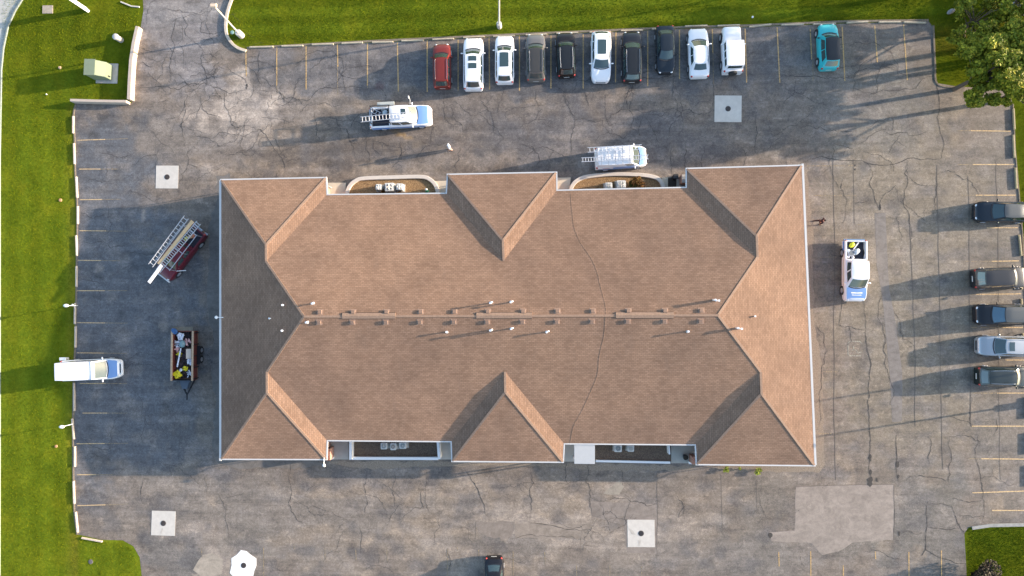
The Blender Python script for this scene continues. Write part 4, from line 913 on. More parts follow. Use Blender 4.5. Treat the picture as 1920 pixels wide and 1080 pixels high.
# ---------------------------------------------------------------- top-left corner furniture
CREAM = mat('cream_wall', (.43, .36, .30), .75, var=.08, vs=2, bump=.1)
def edge_wall(pts, wd, h, label):
    L_, R_ = [], []
    q = [P(x, y, h) for x, y in pts]
    for i, p in enumerate(q):
        d = (q[min(i + 1, len(q) - 1)] - q[max(i - 1, 0)]).normalized(); k = Vector((-d.y, d.x, 0)) * wd / 2
        L_.append((p.x + k.x, p.y + k.y)); R_.append((p.x - k.x, p.y - k.y))
    o = MB().prism(L_ + R_[::-1], 0, h).build('low_wall', CREAM, bevel=.02); tag(o, label, 'low wall')
edge_wall([(257, 49), (250, 80), (245, 112), (242.5, 150), (241, 186)], .34, .65, 'cream low wall running down beside the entrance driveway')
edge_wall([(131, 187.5), (180, 189), (236.5, 190)], .26, .65, 'cream low wall above the top left parking bays')
# transformer cabinet
p = P(187, 133, 0); t = empty('transformer_cabinet', (P(188, 133, .6).x, P(188, 133, .6).y, 0), R(-2), 'pale green transformer cabinet on a concrete slab in the top left lawn', 'transformer cabinet')
MB().box(-.78, 1.35, -1.0, .95, 0, .07).build('slab', CONC, t, bevel=.02)
TG = mat('transformer_green', (.19, .225, .15), .5, var=.05)
g = MB(); g.add([(-.85, -.72, .07), (.85, -.72, .07), (.85, .72, .07), (-.85, .72, .07), (-.85, -.72, 1.5), (.12, -.72, 1.55), (.12, .72, 1.55), (-.85, .72, 1.5), (.85, -.72, 1.0), (.85, .72, 1.0)],
  [(0, 3, 2, 1), (4, 5, 6, 7), (0, 1, 8, 5, 4), (2, 3, 7, 6, 9), (1, 2, 9, 8), (3, 0, 4, 7), (5, 8, 9, 6)]); g.build('cabinet', TG, t, bevel=.03)
MB().box(-.90, .17, -.77, .77, 1.56, 1.60).build('lid', TG, t, bevel=.01); MB().box(.86, .90, -.55, -.45, .45, .75).build('handle', DARKM, t)
MB().box(-.86, -.853, -.5, .5, .5, 1.2).build('louvres', mat('brown_louvre', (.25, .18, .13), .7), t)
# bollard
p = P(217, 69, .8); t = empty('bollard', (p.x, p.y, 0), 0, 'short round concrete bollard in the top left lawn', 'bollard')
MB().tube([(0, 0, 0), (0, 0, .78)], .27, 16).build('shaft', CONC, t, smooth=40); MB().tube([(0, 0, .78), (0, 0, .86), (0, 0, .90)], [.30, .30, .22], 16).build('cap', CONCW, t, smooth=40)
# slab
p = P(89, 17.5, .06); o = MB().box(-.52, .52, -.40, .40, 0, .06).build('ground_slab', mat('brown_slab', (.34, .29, .23), .9, var=.2, vs=4), bevel=.015); o.location = (p.x, p.y, 0); tag(o, 'flat beige utility slab in the top left lawn', 'slab')
# tall sign pylon cut by the top edge
p = P(164, 19, 0); t = empty('sign_pylon', (p.x, p.y, 0), R(135), 'tall white twin-post sign pylon in the top left lawn', 'sign')
for k in (-.16, .16): MB().box(k - .10, k + .10, -.13, .13, 0, 5.2).build('post', WHITE, t, bevel=.02)
MB().box(-.9, .9, -.10, .10, 5.2, 6.6).build('sign_box', WHITE, t, bevel=.03); MB().box(-.84, .84, -.115, -.103, 5.26, 6.54).build('sign_face', mat('sign_face_cream', (.6, .55, .42), .4), t)
# thin white bent rail
tag(kerb([(227, 4), (247, 12), (262, 13.5)], .13, .0, .10, CONCW, 'edging_strip'), 'thin bent white edging strip at the top of the left lawn', 'edging strip')
# lamp posts
def lamp_post(px, py, tilt_to, h, label, arm=(-.6, -.1), thick=.085, bolt=.31, head=True):
    b = P(px, py, 0); top = P(tilt_to[0], tilt_to[1], h) if tilt_to else Vector((b.x, b.y, h)); lean = top - Vector((b.x, b.y, 0)); lean.z = 0
    if lean.length > .6: lean = lean.normalized() * .6
    t = empty('lamp_post', b, 0, label, 'lamp post', 'parking lot lamp posts')
    MB().tube([(0, 0, -.1), (0, 0, .75), (0, 0, .78)], [bolt, bolt, bolt * .9], 16).build('concrete_base', CONCW, t, smooth=40)
    MB().tube([(0, 0, .78), (lean.x, lean.y, h)], [thick, thick * .8], 10).build('pole', mat('pole_tan', (.62, .56, .48), .5), t, smooth=40)
    if head:
        MB().box(lean.x - .30, lean.x + .30, lean.y - .18, lean.y + .18, h, h + .16, taper=.05).build('lamp_head', mat('lamp_head_tan', (.62, .48, .36), .5), t, bevel=.02)
        MB().box(lean.x - .22, lean.x + .22, lean.y - .13, lean.y + .13, h - .02, h - .003).build('lens', WHITE, t)
    return t
lamp_post(453, 67, (401, 11), 6.1, 'tan lamp post on a round concrete base beside the entrance driveway')
lamp_post(936.5, 50.5, (936, -15), 6.6, 'tan lamp post on a round base in the top lawn above the white cars', bolt=.24)
lamp_post(1948, 754, None, 7.0, 'tan lamp post standing past the right lot edge, lower one'); lamp_post(1965, 684, None, 6.5, 'tan lamp post standing past the right lot edge, upper one')
lamp_post(1640, -52, None, 7.2, 'tan lamp post in the lawn beyond the top edge')
# path lamps on the left lawn
for (bx, by, hx_, hy_, lb) in ((137, 571.5, 123, 573, 'upper one'), (127, 797, 115, 800.5, 'lower one')):
    b = P(bx, by, 0); hp = P(hx_, hy_, 1.6); 
    t = empty('lawn_light', (hp.x, hp.y, 0), 0, f'small white oval light in the left lawn near the wheel stops, {lb}', 'lawn light', 'lawn lights')
    MB().tube([(0, 0, 0), (0, 0, 1.5)], .03, 8).build('stem', WHITE, t); MB().ball((0, 0, 1.55), .26, 14, 8, (1.0, .6, .5)).build('head', WHITE, t, smooth=60)
p = P(136.5, 571.5, .2); o = MB().tube([(0, 0, 0), (0, 0, .22)], .06, 10).ball((0, 0, .24), .08, 10, 6).build('marker_knob', WHITE, smooth=50); o.location = (p.x, p.y, 0); tag(o, 'tiny white knob marker at the wheel stop beside the upper lawn light', 'marker')
def cap_disc(x, y, r_, m, label, name, cat, h=.08):
    p = P(x, y, h); o = MB().tube([(0, 0, -.01), (0, 0, h)], [r_, r_ * .85], 14).tube([(0, 0, h), (0, 0, h + .015)], r_ * .5, 12).build(name, m, smooth=40); o.location = (p.x, p.y, 0); tag(o, label, cat)
TERR = mat('terracotta', (.50, .26, .13), .8, var=.15)
cap_disc(111.5, 126.5, .15, mat('sand_cap', (.62, .42, .25), .8), 'tan round cap in the top left lawn', 'cleanout_cap', 'utility cap'); cap_disc(112.5, 375, .16, TERR, 'orange round cap in the left lawn, upper one', 'cleanout_cap', 'utility cap'); cap_disc(104.5, 837, .14, TERR, 'brown orange round cap in the left lawn, lower one', 'cleanout_cap', 'utility cap')
cap_disc(169.5, 1053.5, .24, mat('manhole_iron', (.11, .10, .10), .7, var=.2, vs=8), 'dark round manhole cover in the lower left lawn', 'manhole_cover', 'manhole cover', .03)
cap_disc(86.5, 176.5, .06, WHITE, 'tiny white marker in the top left lawn', 'lawn_marker', 'marker'); cap_disc(435, 60.5, .2, mat('aqua_cap', (.20, .34, .33), .6, var=.3, vs=8), 'bluish round valve lid beside the driveway lamp post', 'valve_lid', 'valve lid', .03)
cap_disc(1411.5, 31.5, .10, WHITE, 'small white marker in the top lawn above the parked cars', 'lawn_marker', 'marker')
p = P(117, 673, .5); t = empty('meter_box', (p.x, p.y, 0), R(2), 'small white meter box in the left lawn behind the white van', 'meter box'); MB().box(-.29, .29, -.12, .12, 0, .45).build('body', mat('meter_white', (.62, .62, .60), .5), t, bevel=.02); MB().box(-.31, .31, -.14, .14, .45, .5).build('lid', WHITE, t, bevel=.015)
# rock / stump near the tree
p = P(1785, 20, .2); rk = MB().ball((0, 0, .05), .36, 9, 6, (1.2, .6, .6)).build('boulder', mat('rock', (.24, .23, .24), .85, var=.3, vs=5, bump=.4), smooth=60); rk.location = (p.x, p.y, 0); rk.rotation_euler = (0, 0, .5); tag(rk, 'pale grey boulder on the grass beside the tree', 'boulder')
# ---------------------------------------------------------------- trees
def tree(px, py, h, blobs, label, nleaf=9000, leaf=.16, m=LEAFG, trunk=.17, seed=1, first=1.9, name='shade_tree'):
    rs = random.Random(seed); b = P(px, py, 0); t = empty(name, b, 0, label, 'tree', 'trees at the right lot corner')
    tb = MB(); tb.tube([(0, 0, -.1), (.05, .03, first), (.1, 0, h * .45), (0, .1, h * .8)], [trunk * 1.3, trunk, trunk * .75, trunk * .25], 9)
    g = MB()
    for (x, y, z, r_) in blobs:
        s0 = Vector((.05, .02, min(z - .6, h * .5) * .8)); mid = s0.lerp(Vector((x, y, z)), .55) + Vector((rs.uniform(-.2, .2), rs.uniform(-.2, .2), .15))
        tb.tube([s0, mid, (x, y, z)], [trunk * .42, trunk * .25, .03], 6)
    tot = sum(r_ ** 2 for *_, r_ in blobs)
    for (x, y, z, r_) in blobs:
        k = int(nleaf * r_ * r_ / tot); nsub = 9
        for _ in range(nsub):
            a = rs.uniform(0, 6.283); e = rs.uniform(-.6, 1); rr = r_ * rs.uniform(.3, .85)
            c = (x + rr * math.cos(a) * math.cos(e), y + rr * math.sin(a) * math.cos(e), z + rr * math.sin(e) * .8)
            leaf_mass(g, c, r_ * rs.uniform(.28, .5), k // nsub, leaf, .8, rs)
    tb.build('trunk', BARK, t, smooth=60); g.build('crown', m, t, fix=False); return t
rs = random.Random(4)
def crown_blobs(n, R_, z0, z1, cx=0, cy=0, r0=.9, r1=1.7, sd=4):
    rs = random.Random(sd); out = []
    for _ in range(n):
        a = rs.uniform(0, 6.283); q = math.sqrt(rs.random()); z = rs.uniform(z0, z1); k = 1 - .55 * ((z - z0) / (z1 - z0)) ** 2
        out.append((cx + q * R_ * k * math.cos(a), cy + q * R_ * k * math.sin(a), z, rs.uniform(r0, r1)))
    return out
tree(1788, 168, 6.6, crown_blobs(40, 3.3, 3.0, 6.0, .6, .3, .6, 1.2, 4), 'leafy yellow green tree overhanging the top right lot corner', 42000, .12, seed=4)
tree(1850, 108, 7.0, crown_blobs(30, 3.2, 3.2, 6.4, 0, 0, .6, 1.3, 9), 'leafy green tree behind it at the right picture edge', 26000, .13, seed=9)
tree(1868, 190, 6.2, crown_blobs(26, 2.3, 3.0, 5.6, 0, .2, .5, 1.1, 31), 'leafy green tree by the top of the right lot edge', 20000, .12, seed=31)
tree(1795, 62, 5.6, crown_blobs(26, 3.0, 1.8, 4.6, 0, 0, .3, .8, 41), 'low loose thin leaved tree by the pale boulder', 7000, .12, seed=41, trunk=.12, first=1.4)
tree(1880, 20, 7.0, crown_blobs(22, 2.6, 3.0, 6.2, 0, 0, .4, 1.0, 43), 'loose leafy tree touching the top picture edge by the pale shrub', 12000, .13, seed=43)
tree(1985, 10, 8, crown_blobs(16, 2.0, 4.8, 7.6, 0, 0, .6, 1.1, 12), 'tall slim tree past the upper right corner, topmost', 5000, .16, seed=12, first=4, trunk=.2)
tree(2015, 58, 8, crown_blobs(16, 2.0, 4.9, 7.8, 0, 0, .6, 1.1, 15), 'tall slim tree past the upper right corner, second down', 5000, .16, seed=15, first=4, trunk=.22)
tree(2000, 92, 7, crown_blobs(12, 1.8, 4.6, 7, 0, 0, .5, 1.0, 18), 'tall slim tree past the upper right corner, third down', 3500, .16, seed=18, first=4, trunk=.2)
tree(1935, -50, 8, crown_blobs(14, 2.2, 5.0, 7.4, 0, 0, .6, 1.1, 19), 'tall slim tree past the upper right corner, beyond the pale shrub', 4500, .18, seed=19, first=4, trunk=.2)
# ---------------------------------------------------------------- grass blades over the lawns
rg = np.random.RandomState(3); gb_v = []; gb_f = []
regions = [([(4, -20), (262, -20), (262, 20), (255, 60), (246, 185), (140, 185), (134, 260), (138, 600), (133, 830), (136, 1000), (185, 1016), (228, 1018), (250, 1030), (262, 1085), (4, 1085)], 62000), ([(440, -15), (1745, -15), (1740, 36), (1400, 44), (1000, 60), (700, 74), (466, 88), (430, 70), (426, 45)], 36000), ([(1814, 994), (1925, 986), (1925, 1085), (1816, 1085)], 6000), ([(1745, -15), (1925, -15), (1925, 160), (1760, 152), (1754, 60)], 9000), ([(1906, 200), (1930, 200), (1940, 560), (1922, 540)], 1500)]
for poly, cnt in regions:
    pw = [XY(*p) for p in poly]; xs = [p[0] for p in pw]; ys = [p[1] for p in pw]
    X = rg.uniform(min(xs), max(xs), cnt * 2); Y = rg.uniform(min(ys), max(ys), cnt * 2); k = 0
    for x, y in zip(X, Y):
        if not inside(pw, x, y): continue
        a = rg.uniform(0, 6.283); h = rg.uniform(.03, .075); w2 = rg.uniform(.012, .03); lx, ly = rg.normal(0, .03), rg.normal(0, .03)
        n0 = len(gb_v); gb_v += [(x - w2 * math.cos(a), y - w2 * math.sin(a), 0), (x + w2 * math.cos(a), y + w2 * math.sin(a), 0), (x + lx, y + ly, h)]; gb_f.append((n0, n0 + 1, n0 + 2)); k += 1
        if k >= cnt: break
me = bpy.data.meshes.new('grass'); me.from_pydata(gb_v, [], gb_f); me.materials.append(leafmat('grass_blade', (.070, .110, .004), (.12, .15, .006), (.19, .19, .010), 0))
go = bpy.data.objects.new('grass', me); S.collection.objects.link(go); tag(go, 'mown green grass on the lawns round the lot', 'grass', kind='stuff')
# ---------------------------------------------------------------- vehicles
def paint(name, col, rough=.32, metal=0.0): return mat('paint_' + name, col, rough, metal, .4, coat=.35)
def lerp(a, b, t): return a + (b - a) * t
def interp(tab, x):
    if x <= tab[0][0]: return tab[0][1]
    for (a, va), (b, vb) in zip(tab, tab[1:]):
        if x <= b: return lerp(va, vb, (x - a) / (b - a))
    return tab[-1][1]
def wheel_parts(t, L_, W_, fx, rx, r_=.34, rimc=None):
    for x in (fx, rx):
        for sy in (-1, 1):
            yo = sy * (W_ / 2 - .11)
            w_ = MB().tube([(0, sy * -.11, 0), (0, sy * -.09, 0), (0, sy * .09, 0), (0, sy * .11, 0)], [r_ * .93, r_, r_, r_ * .93], 20).build('wheel', RUB, t, smooth=35); w_.location = (x, yo, r_)
            rm = MB().tube([(0, sy * .095, 0), (0, sy * .119, 0)], r_ * .66, 16)
            for k in range(5):
                a = k * 1.2566; rm.beam((0, sy * .124, 0), (r_ * .62 * math.cos(a), sy * .124, r_ * .62 * math.sin(a)), .05, .02)
            rm.build('rim', rimc or GALV, w_)
def make_car(label, px, py, ang, L_, W_, H_, body, cat='car', name='parked_car', kind='suv', roofm=None, sunroof=(), rails=None, glass=GLASS, ws=None, rearws=None, white_lamps=True, group=None, spare=False, roofw=None, rearglass=None, frontplate=False, bars=0, hood_m=None, blind=False, zc=.8):
    c = P(px, py, zc); t = empty(name, (c.x, c.y, .004), R(ang), label, cat, group)
    h = L_ / 2; hw = W_ / 2
    # profiles: belt height by x/h, plan width by x/h
    K = dict(
     suv=dict(belt=[(-1, .62), (-.985, .82), (-.95, .98), (-.4, 1.04), (.30, 1.02), (.44, 1.01), (.72, .95), (.90, .84), (.97, .70), (1, .50)], plan=[(-1, .80), (-.97, .90), (-.88, .965), (-.6, 1), (.5, 1), (.75, .97), (.90, .90), (.97, .78), (1, .62)], w0=.50, w1=.19, r1=-.78, r0=-.95, hb=.90, hr=.70),
     sedan=dict(belt=[(-1, .55), (-.985, .78), (-.95, .90), (-.7, .96), (-.3, .95), (.35, .92), (.7, .84), (.90, .74), (.97, .62), (1, .45)], plan=[(-1, .76), (-.97, .88), (-.88, .95), (-.6, 1), (.5, 1), (.75, .97), (.90, .89), (.97, .76), (1, .60)], w0=.46, w1=.12, r1=-.50, r0=-.76, hb=.88, hr=.64),
     hatch=dict(belt=[(-1, .60), (-.985, .82), (-.94, .96), (-.4, 1.0), (.34, .97), (.7, .90), (.90, .78), (.97, .64), (1, .46)], plan=[(-1, .72), (-.96, .86), (-.85, .95), (-.55, 1), (.45, 1), (.72, .96), (.90, .86), (.97, .72), (1, .56)], w0=.50, w1=.22, r1=-.72, r0=-.92, hb=.88, hr=.66),
     box=dict(belt=[(-1, .98), (-.985, 1.12), (-.9, 1.14), (.28, 1.12), (.34, 1.12), (.8, 1.08), (.93, 1.04), (.985, .98), (1, .70)], plan=[(-1, .95), (-.97, .97), (-.9, .98), (.3, .98), (.34, .98), (.36, .90), (.8, .88), (.95, .86), (1, .80)], w0=.33, w1=.24, r1=-.84, r0=-.90, hb=.93, hr=.86),
     van=dict(belt=[(-1, 1.05), (-.99, 1.15), (-.95, 1.2), (.5, 1.2), (.66, 1.16), (.82, 1.05), (.95, .92), (.985, .78), (1, .5)], plan=[(-1, .96), (-.98, .98), (-.9, 1), (.6, 1), (.75, .98), (.88, .92), (.96, .82), (1, .66)], w0=.66, w1=.36, r1=-.93, r0=-.975, hb=.95, hr=.84),
     pickup=dict(belt=[(-1, .85), (-.99, .98), (-.3, 1.06), (.32, 1.10), (.48, 1.10), (.72, 1.06), (.90, .98), (.97, .84), (1, .55)], plan=[(-1, .98), (-.9, 1), (.5, 1), (.75, .98), (.90, .94), (.96, .85), (1, .72)], w0=.54, w1=.26, r1=-.30, r0=-.34, hb=.90, hr=.76))[kind]
    belt, plan = K['belt'], K['plan']
    xr_bed = -.36
    X = sorted(set([a for a, _ in belt] + [a for a, _ in plan] + [-.2, 0, .2]))
    if kind == 'pickup': X = [x for x in X if x > xr_bed]; X = [xr_bed] + X
    sec = [(0, .035), (.42, .03), (.78, .012), (.93, -.03), (.985, -.12), (1.0, -.30), (.985, None), (.95, .24)]
    m = MB(); prof = []
    for x in X:
        zb = interp(belt, x); pw = interp(plan, x) * hw; row = []
        for (u, dz) in sec:
            if dz is None: z = min(.48, zb - .33)
            elif dz == .24: z = .24
            else: z = max(.30, zb + dz)
            row.append((x * h, u * pw, z))
        prof.append([(a, -b, z) for a, b, z in row[::-1][:-1]] + row)
    nn = len(prof[0])
    m.add([q for r in prof for q in r], [(i * nn + k, i * nn + k + 1, (i + 1) * nn + k + 1, (i + 1) * nn + k) for i in range(len(prof) - 1) for k in range(nn - 1)] + [tuple(range(nn)), tuple((len(prof) - 1) * nn + k for k in range(nn))[::-1]] + [((i + 1) * nn, (i + 1) * nn + nn - 1, i * nn + nn - 1, i * nn) for i in range(len(prof) - 1)])
    # ----- cabin surfaces
    w0, w1, r1, r0 = [K[k] * h for k in ('w0', 'w1', 'r1', 'r0')]
    hb, hr = K['hb'] * hw, (roofw or K['hr']) * hw
    zb0 = interp(belt, K['w0']) + .005; zb1 = interp(belt, K['r0']) + .005
    zt = H_ - .05
    bow0, bow1 = (.16, .10) if kind not in ('box',) else (.03, .02)
    rb0, rb1 = (.10, .06) if kind not in ('box', 'van', 'pickup') else (.02, .02)
    def front(s, v): y = 2 * s - 1; a = Vector((w0 + bow0 * (1 - y * y) - .10, y * hb * .93, zb0)); b = Vector((w1 + bow1 * (1 - y * y), y * hr, zt)); return a.lerp(b, v)
    def rear(s, v): y = 2 * s - 1; a = Vector((r0 - rb0 * (1 - y * y), y * hb * .93, zb1)); b = Vector((r1 - rb1 * (1 - y * y), y * hr * .97, zt - .02)); return a.lerp(b, v)
    def side(sg, s, v):
        a = front((1 + sg) / 2, v).lerp(rear((1 + sg) / 2, v), s); bl = math.sin(math.pi * s) * (.07 * hb if kind != 'box' else .01); return Vector((a.x, a.y + sg * bl * (1 - .35 * v), a.z))
    def roofp(s, v):   # s along (0 front 1 rear), v across
        f = front(v, 1); r_ = rear(v, 1); p = f.lerp(r_, s); y = 2 * v - 1
        p.y += y * math.sin(math.pi * s) * .045 * hb; p.z = zt - .02 * s + (.045 * (1 - y ** 4)) * (1 - (2 * s - 1) ** 6) ; return p
    m.grid(lambda a, b: front(a, b), 6, 3); m.grid(lambda a, b: rear(a, b), 6, 3)
    for sg in (-1, 1): m.grid(lambda a, b: side(sg, a, b), 8, 3)
    hoodless = hood_m is not None
    ob = m.build('body', body, t, smooth=38, fix='weld')
    if hoodless:
        hm_ = MB(); hf, hr_ = .93 if kind != 'van' else .95, K['w0'] + .01
        def hoodp(a, b):
            x = lerp(hf, hr_, a); y = (2 * b - 1) * .88; q = abs(y); dz = .035 - .02 * q ** 2 * 1.3; return Vector((x * h, y * interp(plan, x) * hw, interp(belt, x) + dz + .006))
        hm_.grid(hoodp, 8, 8).build('hood', hood_m, t, smooth=40, fix=False)
    rp = MB().grid(lambda a, b: roofp(a, b) + Vector((0, 0, .004)), 8, 8).build('roof', roofm or body, t, smooth=40, fix=False)
    # ----- glass, 1 cm proud
    def panel(fn, u0, u1, v0, v1, nu=6, nv=2, off=.012):
        c0 = fn((u0 + u1) / 2, (v0 + v1) / 2); du = fn(min(1, (u0 + u1) / 2 + .02), (v0 + v1) / 2) - c0; dv = fn((u0 + u1) / 2, (v0 + v1) / 2 + .02) - c0
        nrm = du.cross(dv).normalized(); 
        if nrm.dot(c0 - Vector((0, 0, .6))) < 0 and abs(nrm.z) < .3: nrm = -nrm
        if nrm.z < 0 and abs(nrm.z) >= .3: nrm = -nrm
        if kind in ('box', 'van', 'pickup') or True:
            cen = Vector((lerp(w0, r0, .5), 0, zb0)); nrm = nrm if nrm.dot(c0 - cen) > 0 else -nrm
        return MB().grid(lambda a, b: fn(lerp(u0, u1, a), lerp(v0, v1, b)) + nrm * off, nu, nv)
    panel(front, .05, .95, .07, .94).build('windshield', ws or glass, t, smooth=60, fix=False)
    if kind != 'van' or not blind: panel(rear, .10, .90, .18 if kind != 'box' else .3, .88).build('rear_window', rearws or glass, t, smooth=60, fix=False)
    spl = {'suv': (.10, .40, .43, .70, .73, .93), 'sedan': (.14, .48, .51, .84), 'hatch': (.12, .48, .51, .86), 'box': (.05, .34, .38, .62, .66, .93), 'van': (.05, .22, .26, .26, .26, .26), 'pickup': (.12, .50, .56, .92)}[kind]
    if kind == 'van': spl = (.06, .24) if blind else (.06, .24, .28, .52, .55, .75, .78, .95)
    for sg in (-1, 1):
        for k in range(0, len(spl), 2):
            panel(lambda a, b: side(sg, a, b), spl[k], spl[k + 1], .10, .86, 4, 2).build('side_window', glass, t, smooth=60, fix=False)
    for i, (s0, s1, v0, v1) in enumerate(sunroof):
        MB().grid(lambda a, b: roofp(lerp(s0, s1, a), lerp(v0, v1, b)) + Vector((0, 0, .014)), 3, 3).build('sunroof', GLASS, t, smooth=60, fix=False)
    if rails:
        for v in (.05, .95):
            MB().tube([roofp(s, v) + Vector((0, 0, .05 if .1 < s < .9 else .015)) for s in (.05, .12, .5, .88, .95)], .020, 6).build('roof_rail', rails, t)
    if bars:
        for k in range(bars):
            s = .08 + .84 * k / (bars - 1) if bars > 1 else .5; a, b = roofp(s, .0), roofp(s, 1.); a.z = b.z = H_ + .17
            g = MB().beam(a, b, .06, .04); g.tube([a, a - Vector((0, 0, .2))], .02, 5).tube([b, b - Vector((0, 0, .2))], .02, 5); g.build('rack_bar', GALV, t)
    # cowl strip
    MB().grid(lambda a, b: Vector((w0 - .11 + bow0 * (1 - (2 * b - 1) ** 2) + a * .09, (2 * b - 1) * hb * .85, zb0 + .036)), 1, 8).build('cowl', BLACKP, t, fix=False)
    # lamps, mirrors, plates
    for sy in (-1, 1):
        xf = .945 * h; y1 = interp(plan, .93) * hw; zf = interp(belt, .945)
        MB().ball((xf - .05, sy * (y1 - .20), zf - .045), .17, 10, 6, (.95, .85, .42)).build('headlight', LAMPC, t, smooth=60)
        xb = -.955 * h if kind != 'pickup' else -.985 * h; y2 = interp(plan, -.96) * hw
        MB().ball((xb, sy * (y2 - .10), (interp(belt, -.96) - .10)), .14, 10, 6, (.8, .75, .9)).build('taillight', REDL, t, smooth=60)
        fm = front((1 + sy) / 2, .12); mm = MB().ball((fm.x - .22, sy * (hw + .09), zb0 + .10), .13, 10, 6, (.5, .95, .6)).tube([(fm.x - .2, sy * hw * .93, zb0 + .03), (fm.x - .22, sy * (hw + .05), zb0 + .08)], .03, 5)
        mm.build('mirror', body if roofm is None or kind != 'hatch' else BLACKP, t, smooth=50)
    MB().box(h * .985 - .02, h + .004, -.45, .45, .38, .55).build('grille', BLACKP, t)
    MB().box(-h - .008, -h + .03, -.26, .26, .50, .62).build('licence_plate', mat('plate', (.6, .6, .58), .5), t)
    wheel_parts(t, L_, W_, h * .64, -h * .60, .36 if kind in ('suv', 'pickup', 'box', 'van') else .32)
    # dark wheel arches
    for x in (h * .64, -h * .60):
        for sy in (-1, 1):
            if kind == 'pickup' and x < 0: continue
            MB().tube([(x, sy * (hw - .2), .36), (x, sy * (hw + .003), .36)], .42, 18).build('wheel_arch', BLACKP, t)
    if spare:
        s_ = MB().tube([(-h - .20, .05, .98), (-h - .02, .05, .98)], .38, 20).build('spare_wheel', RUB, t, smooth=35)
    if kind == 'pickup':
        xb0, xb1 = -h * .985, xr_bed * h; zr = interp(belt, -.6); g = MB()
        g.box(xb0, xb1, -hw, -hw + .17, .34, zr).box(xb0, xb1, hw - .17, hw, .34, zr); g.box(xb0 - .02, xb0 + .09, -hw + .17, hw - .17, .40, zr - .02); g.box(xb1 - .08, xb1 - .003, -hw + .17, hw - .17, .5, zr - .01)
        g.build('bed', body, t, bevel=.03)
        MB().box(xb0 + .09, xb1 - .08, -hw + .17, hw - .17, .50, .60).build('bed_liner', mat('bed_liner', (.035, .035, .05), .8, var=.3, vs=5), t)
        MB().box(-h - .16, -h * .985 - .02, -hw + .05, hw - .05, .42, .62).build('rear_bumper', CHROME if body != 0 else WHITE, t, bevel=.02)
        MB().box(xb0 + .15, h * .9, -hw * .7, hw * .7, .28, .40).build('chassis', BLACKP, t)
        for x in (-h * .60,):
            for sy in (-1, 1): MB().tube([(x, sy * (hw - .2), .36), (x, sy * (hw + .004), .36)], .43, 18).build('wheel_arch', BLACKP, t)
    return t
WP = paint('white', (.80, .80, .82)); RED = paint('red', (.16, .022, .016)); GREY = paint('grey', (.20, .185, .17), .3, .4); BLK = paint('black', (.012, .012, .015)); CHAR = paint('charcoal', (.028, .03, .034), .3, .3)
NAVY = paint('navy', (.018, .024, .032), .25, .2); TEAL = paint('teal', (.03, .42, .46), .3); SILV = paint('silver', (.42, .44, .46), .3, .5); LBLUE = paint('light_blue', (.16, .29, .56), .35); MAR = paint('maroon', (.12, .012, .022), .35); BROWNB = paint('brown_black', (.02, .015, .013), .25, .2)
BLKR = paint('black_roof', (.012, .013, .015), .35)
gp = 'cars parked along the top lawn'
make_car('small dark red hatchback parked leftmost in the top row', 828.5, 123, 91, 4.20, 1.70, 1.58, RED, kind='suv', group=gp, rails=CHROME)
make_car('long white family car with two sunroof panes beside the red hatchback', 887.5, 119, 90, 4.95, 1.92, 1.75, WP, kind='suv', group=gp, sunroof=((.08, .26, .22, .78), (.34, .54, .22, .78)))
make_car('white crossover with one long dark sunroof, third from the left in the top row', 946, 111, 90, 4.50, 1.80, 1.65, WP, kind='suv', group=gp, sunroof=((.08, .66, .18, .82),))
make_car('grey brown off-roader with dark roof and chrome rails in the top row', 1004.5, 107, 90.5, 4.45, 1.82, 1.72, GREY, kind='suv', roofm=mat('roof_dark_brown', (.045, .042, .038), .35, coat=.3), group=gp, rails=CHROME)
make_car('black brown crossover between the grey off-roader and a white car', 1061, 101.5, 92, 4.20, 1.78, 1.65, BROWNB, kind='suv', roofm=BLKR, group=gp, rails=GALV)
make_car('white car with dark sunroof parked nose down into the lane', 1127, 106, -90.5, 4.70, 1.86, 1.55, WP, kind='suv', group=gp, sunroof=((.20, .76, .22, .80),))
make_car('black estate car with glossy roof and bright rails in the top row', 1185, 105.5, 90, 4.75, 1.84, 1.55, BLK, kind='suv', roofm=BLKR, group=gp, rails=CHROME)
make_car('dark green black sedan parked nose down over the wheel stop', 1248, 92, -89, 4.45, 1.74, 1.45, NAVY, kind='sedan', group=gp)
make_car('white sedan with dark windows parked beside the boxy off-roader', 1310.5, 98, 91.5, 4.65, 1.88, 1.45, WP, kind='sedan', group=gp)
make_car('white boxy off-roader with flat bonnet and rear spare wheel', 1372.5, 94, 91, 4.25, 1.86, 1.85, WP, cat='off-roader', name='boxy_offroader', kind='box', spare=True, group=gp)
make_car('bright teal small hatchback with black roof standing alone in the top row', 1554, 86.5, 91.5, 4.30, 1.84, 1.62, TEAL, kind='hatch', roofm=BLKR, group=gp)
gr_ = 'cars parked along the right lot edge'
make_car('dark blue sedan at the right edge, uppermost of the five', 1883, 397, 179, 5.0, 1.85, 1.45, NAVY, kind='sedan', roofm=mat('roof_slate', (.05, .06, .065), .35, coat=.3), group=gr_)
make_car('black off-roader facing out at the right edge, second from the top', 1878, 521, 2, 4.85, 1.88, 1.75, CHAR, kind='suv', group=gr_, ws=GLASSL)
make_car('black off-roader with blue tinted windscreen, middle of the five at the right edge', 1883, 590, 180, 4.9, 1.88, 1.78, BLK, kind='suv', roofm=mat('roof_slate', (1, 1, 1)), group=gr_, ws=mat('blue_glass', (.015, .07, .12), .06, spec=1, coat=.6))
make_car('silver crossover with small sunroof at the right edge', 1887, 649, 179, 4.9, 1.84, 1.62, SILV, kind='suv', group=gr_, sunroof=((.10, .28, .2, .8),), rails=CHROME)
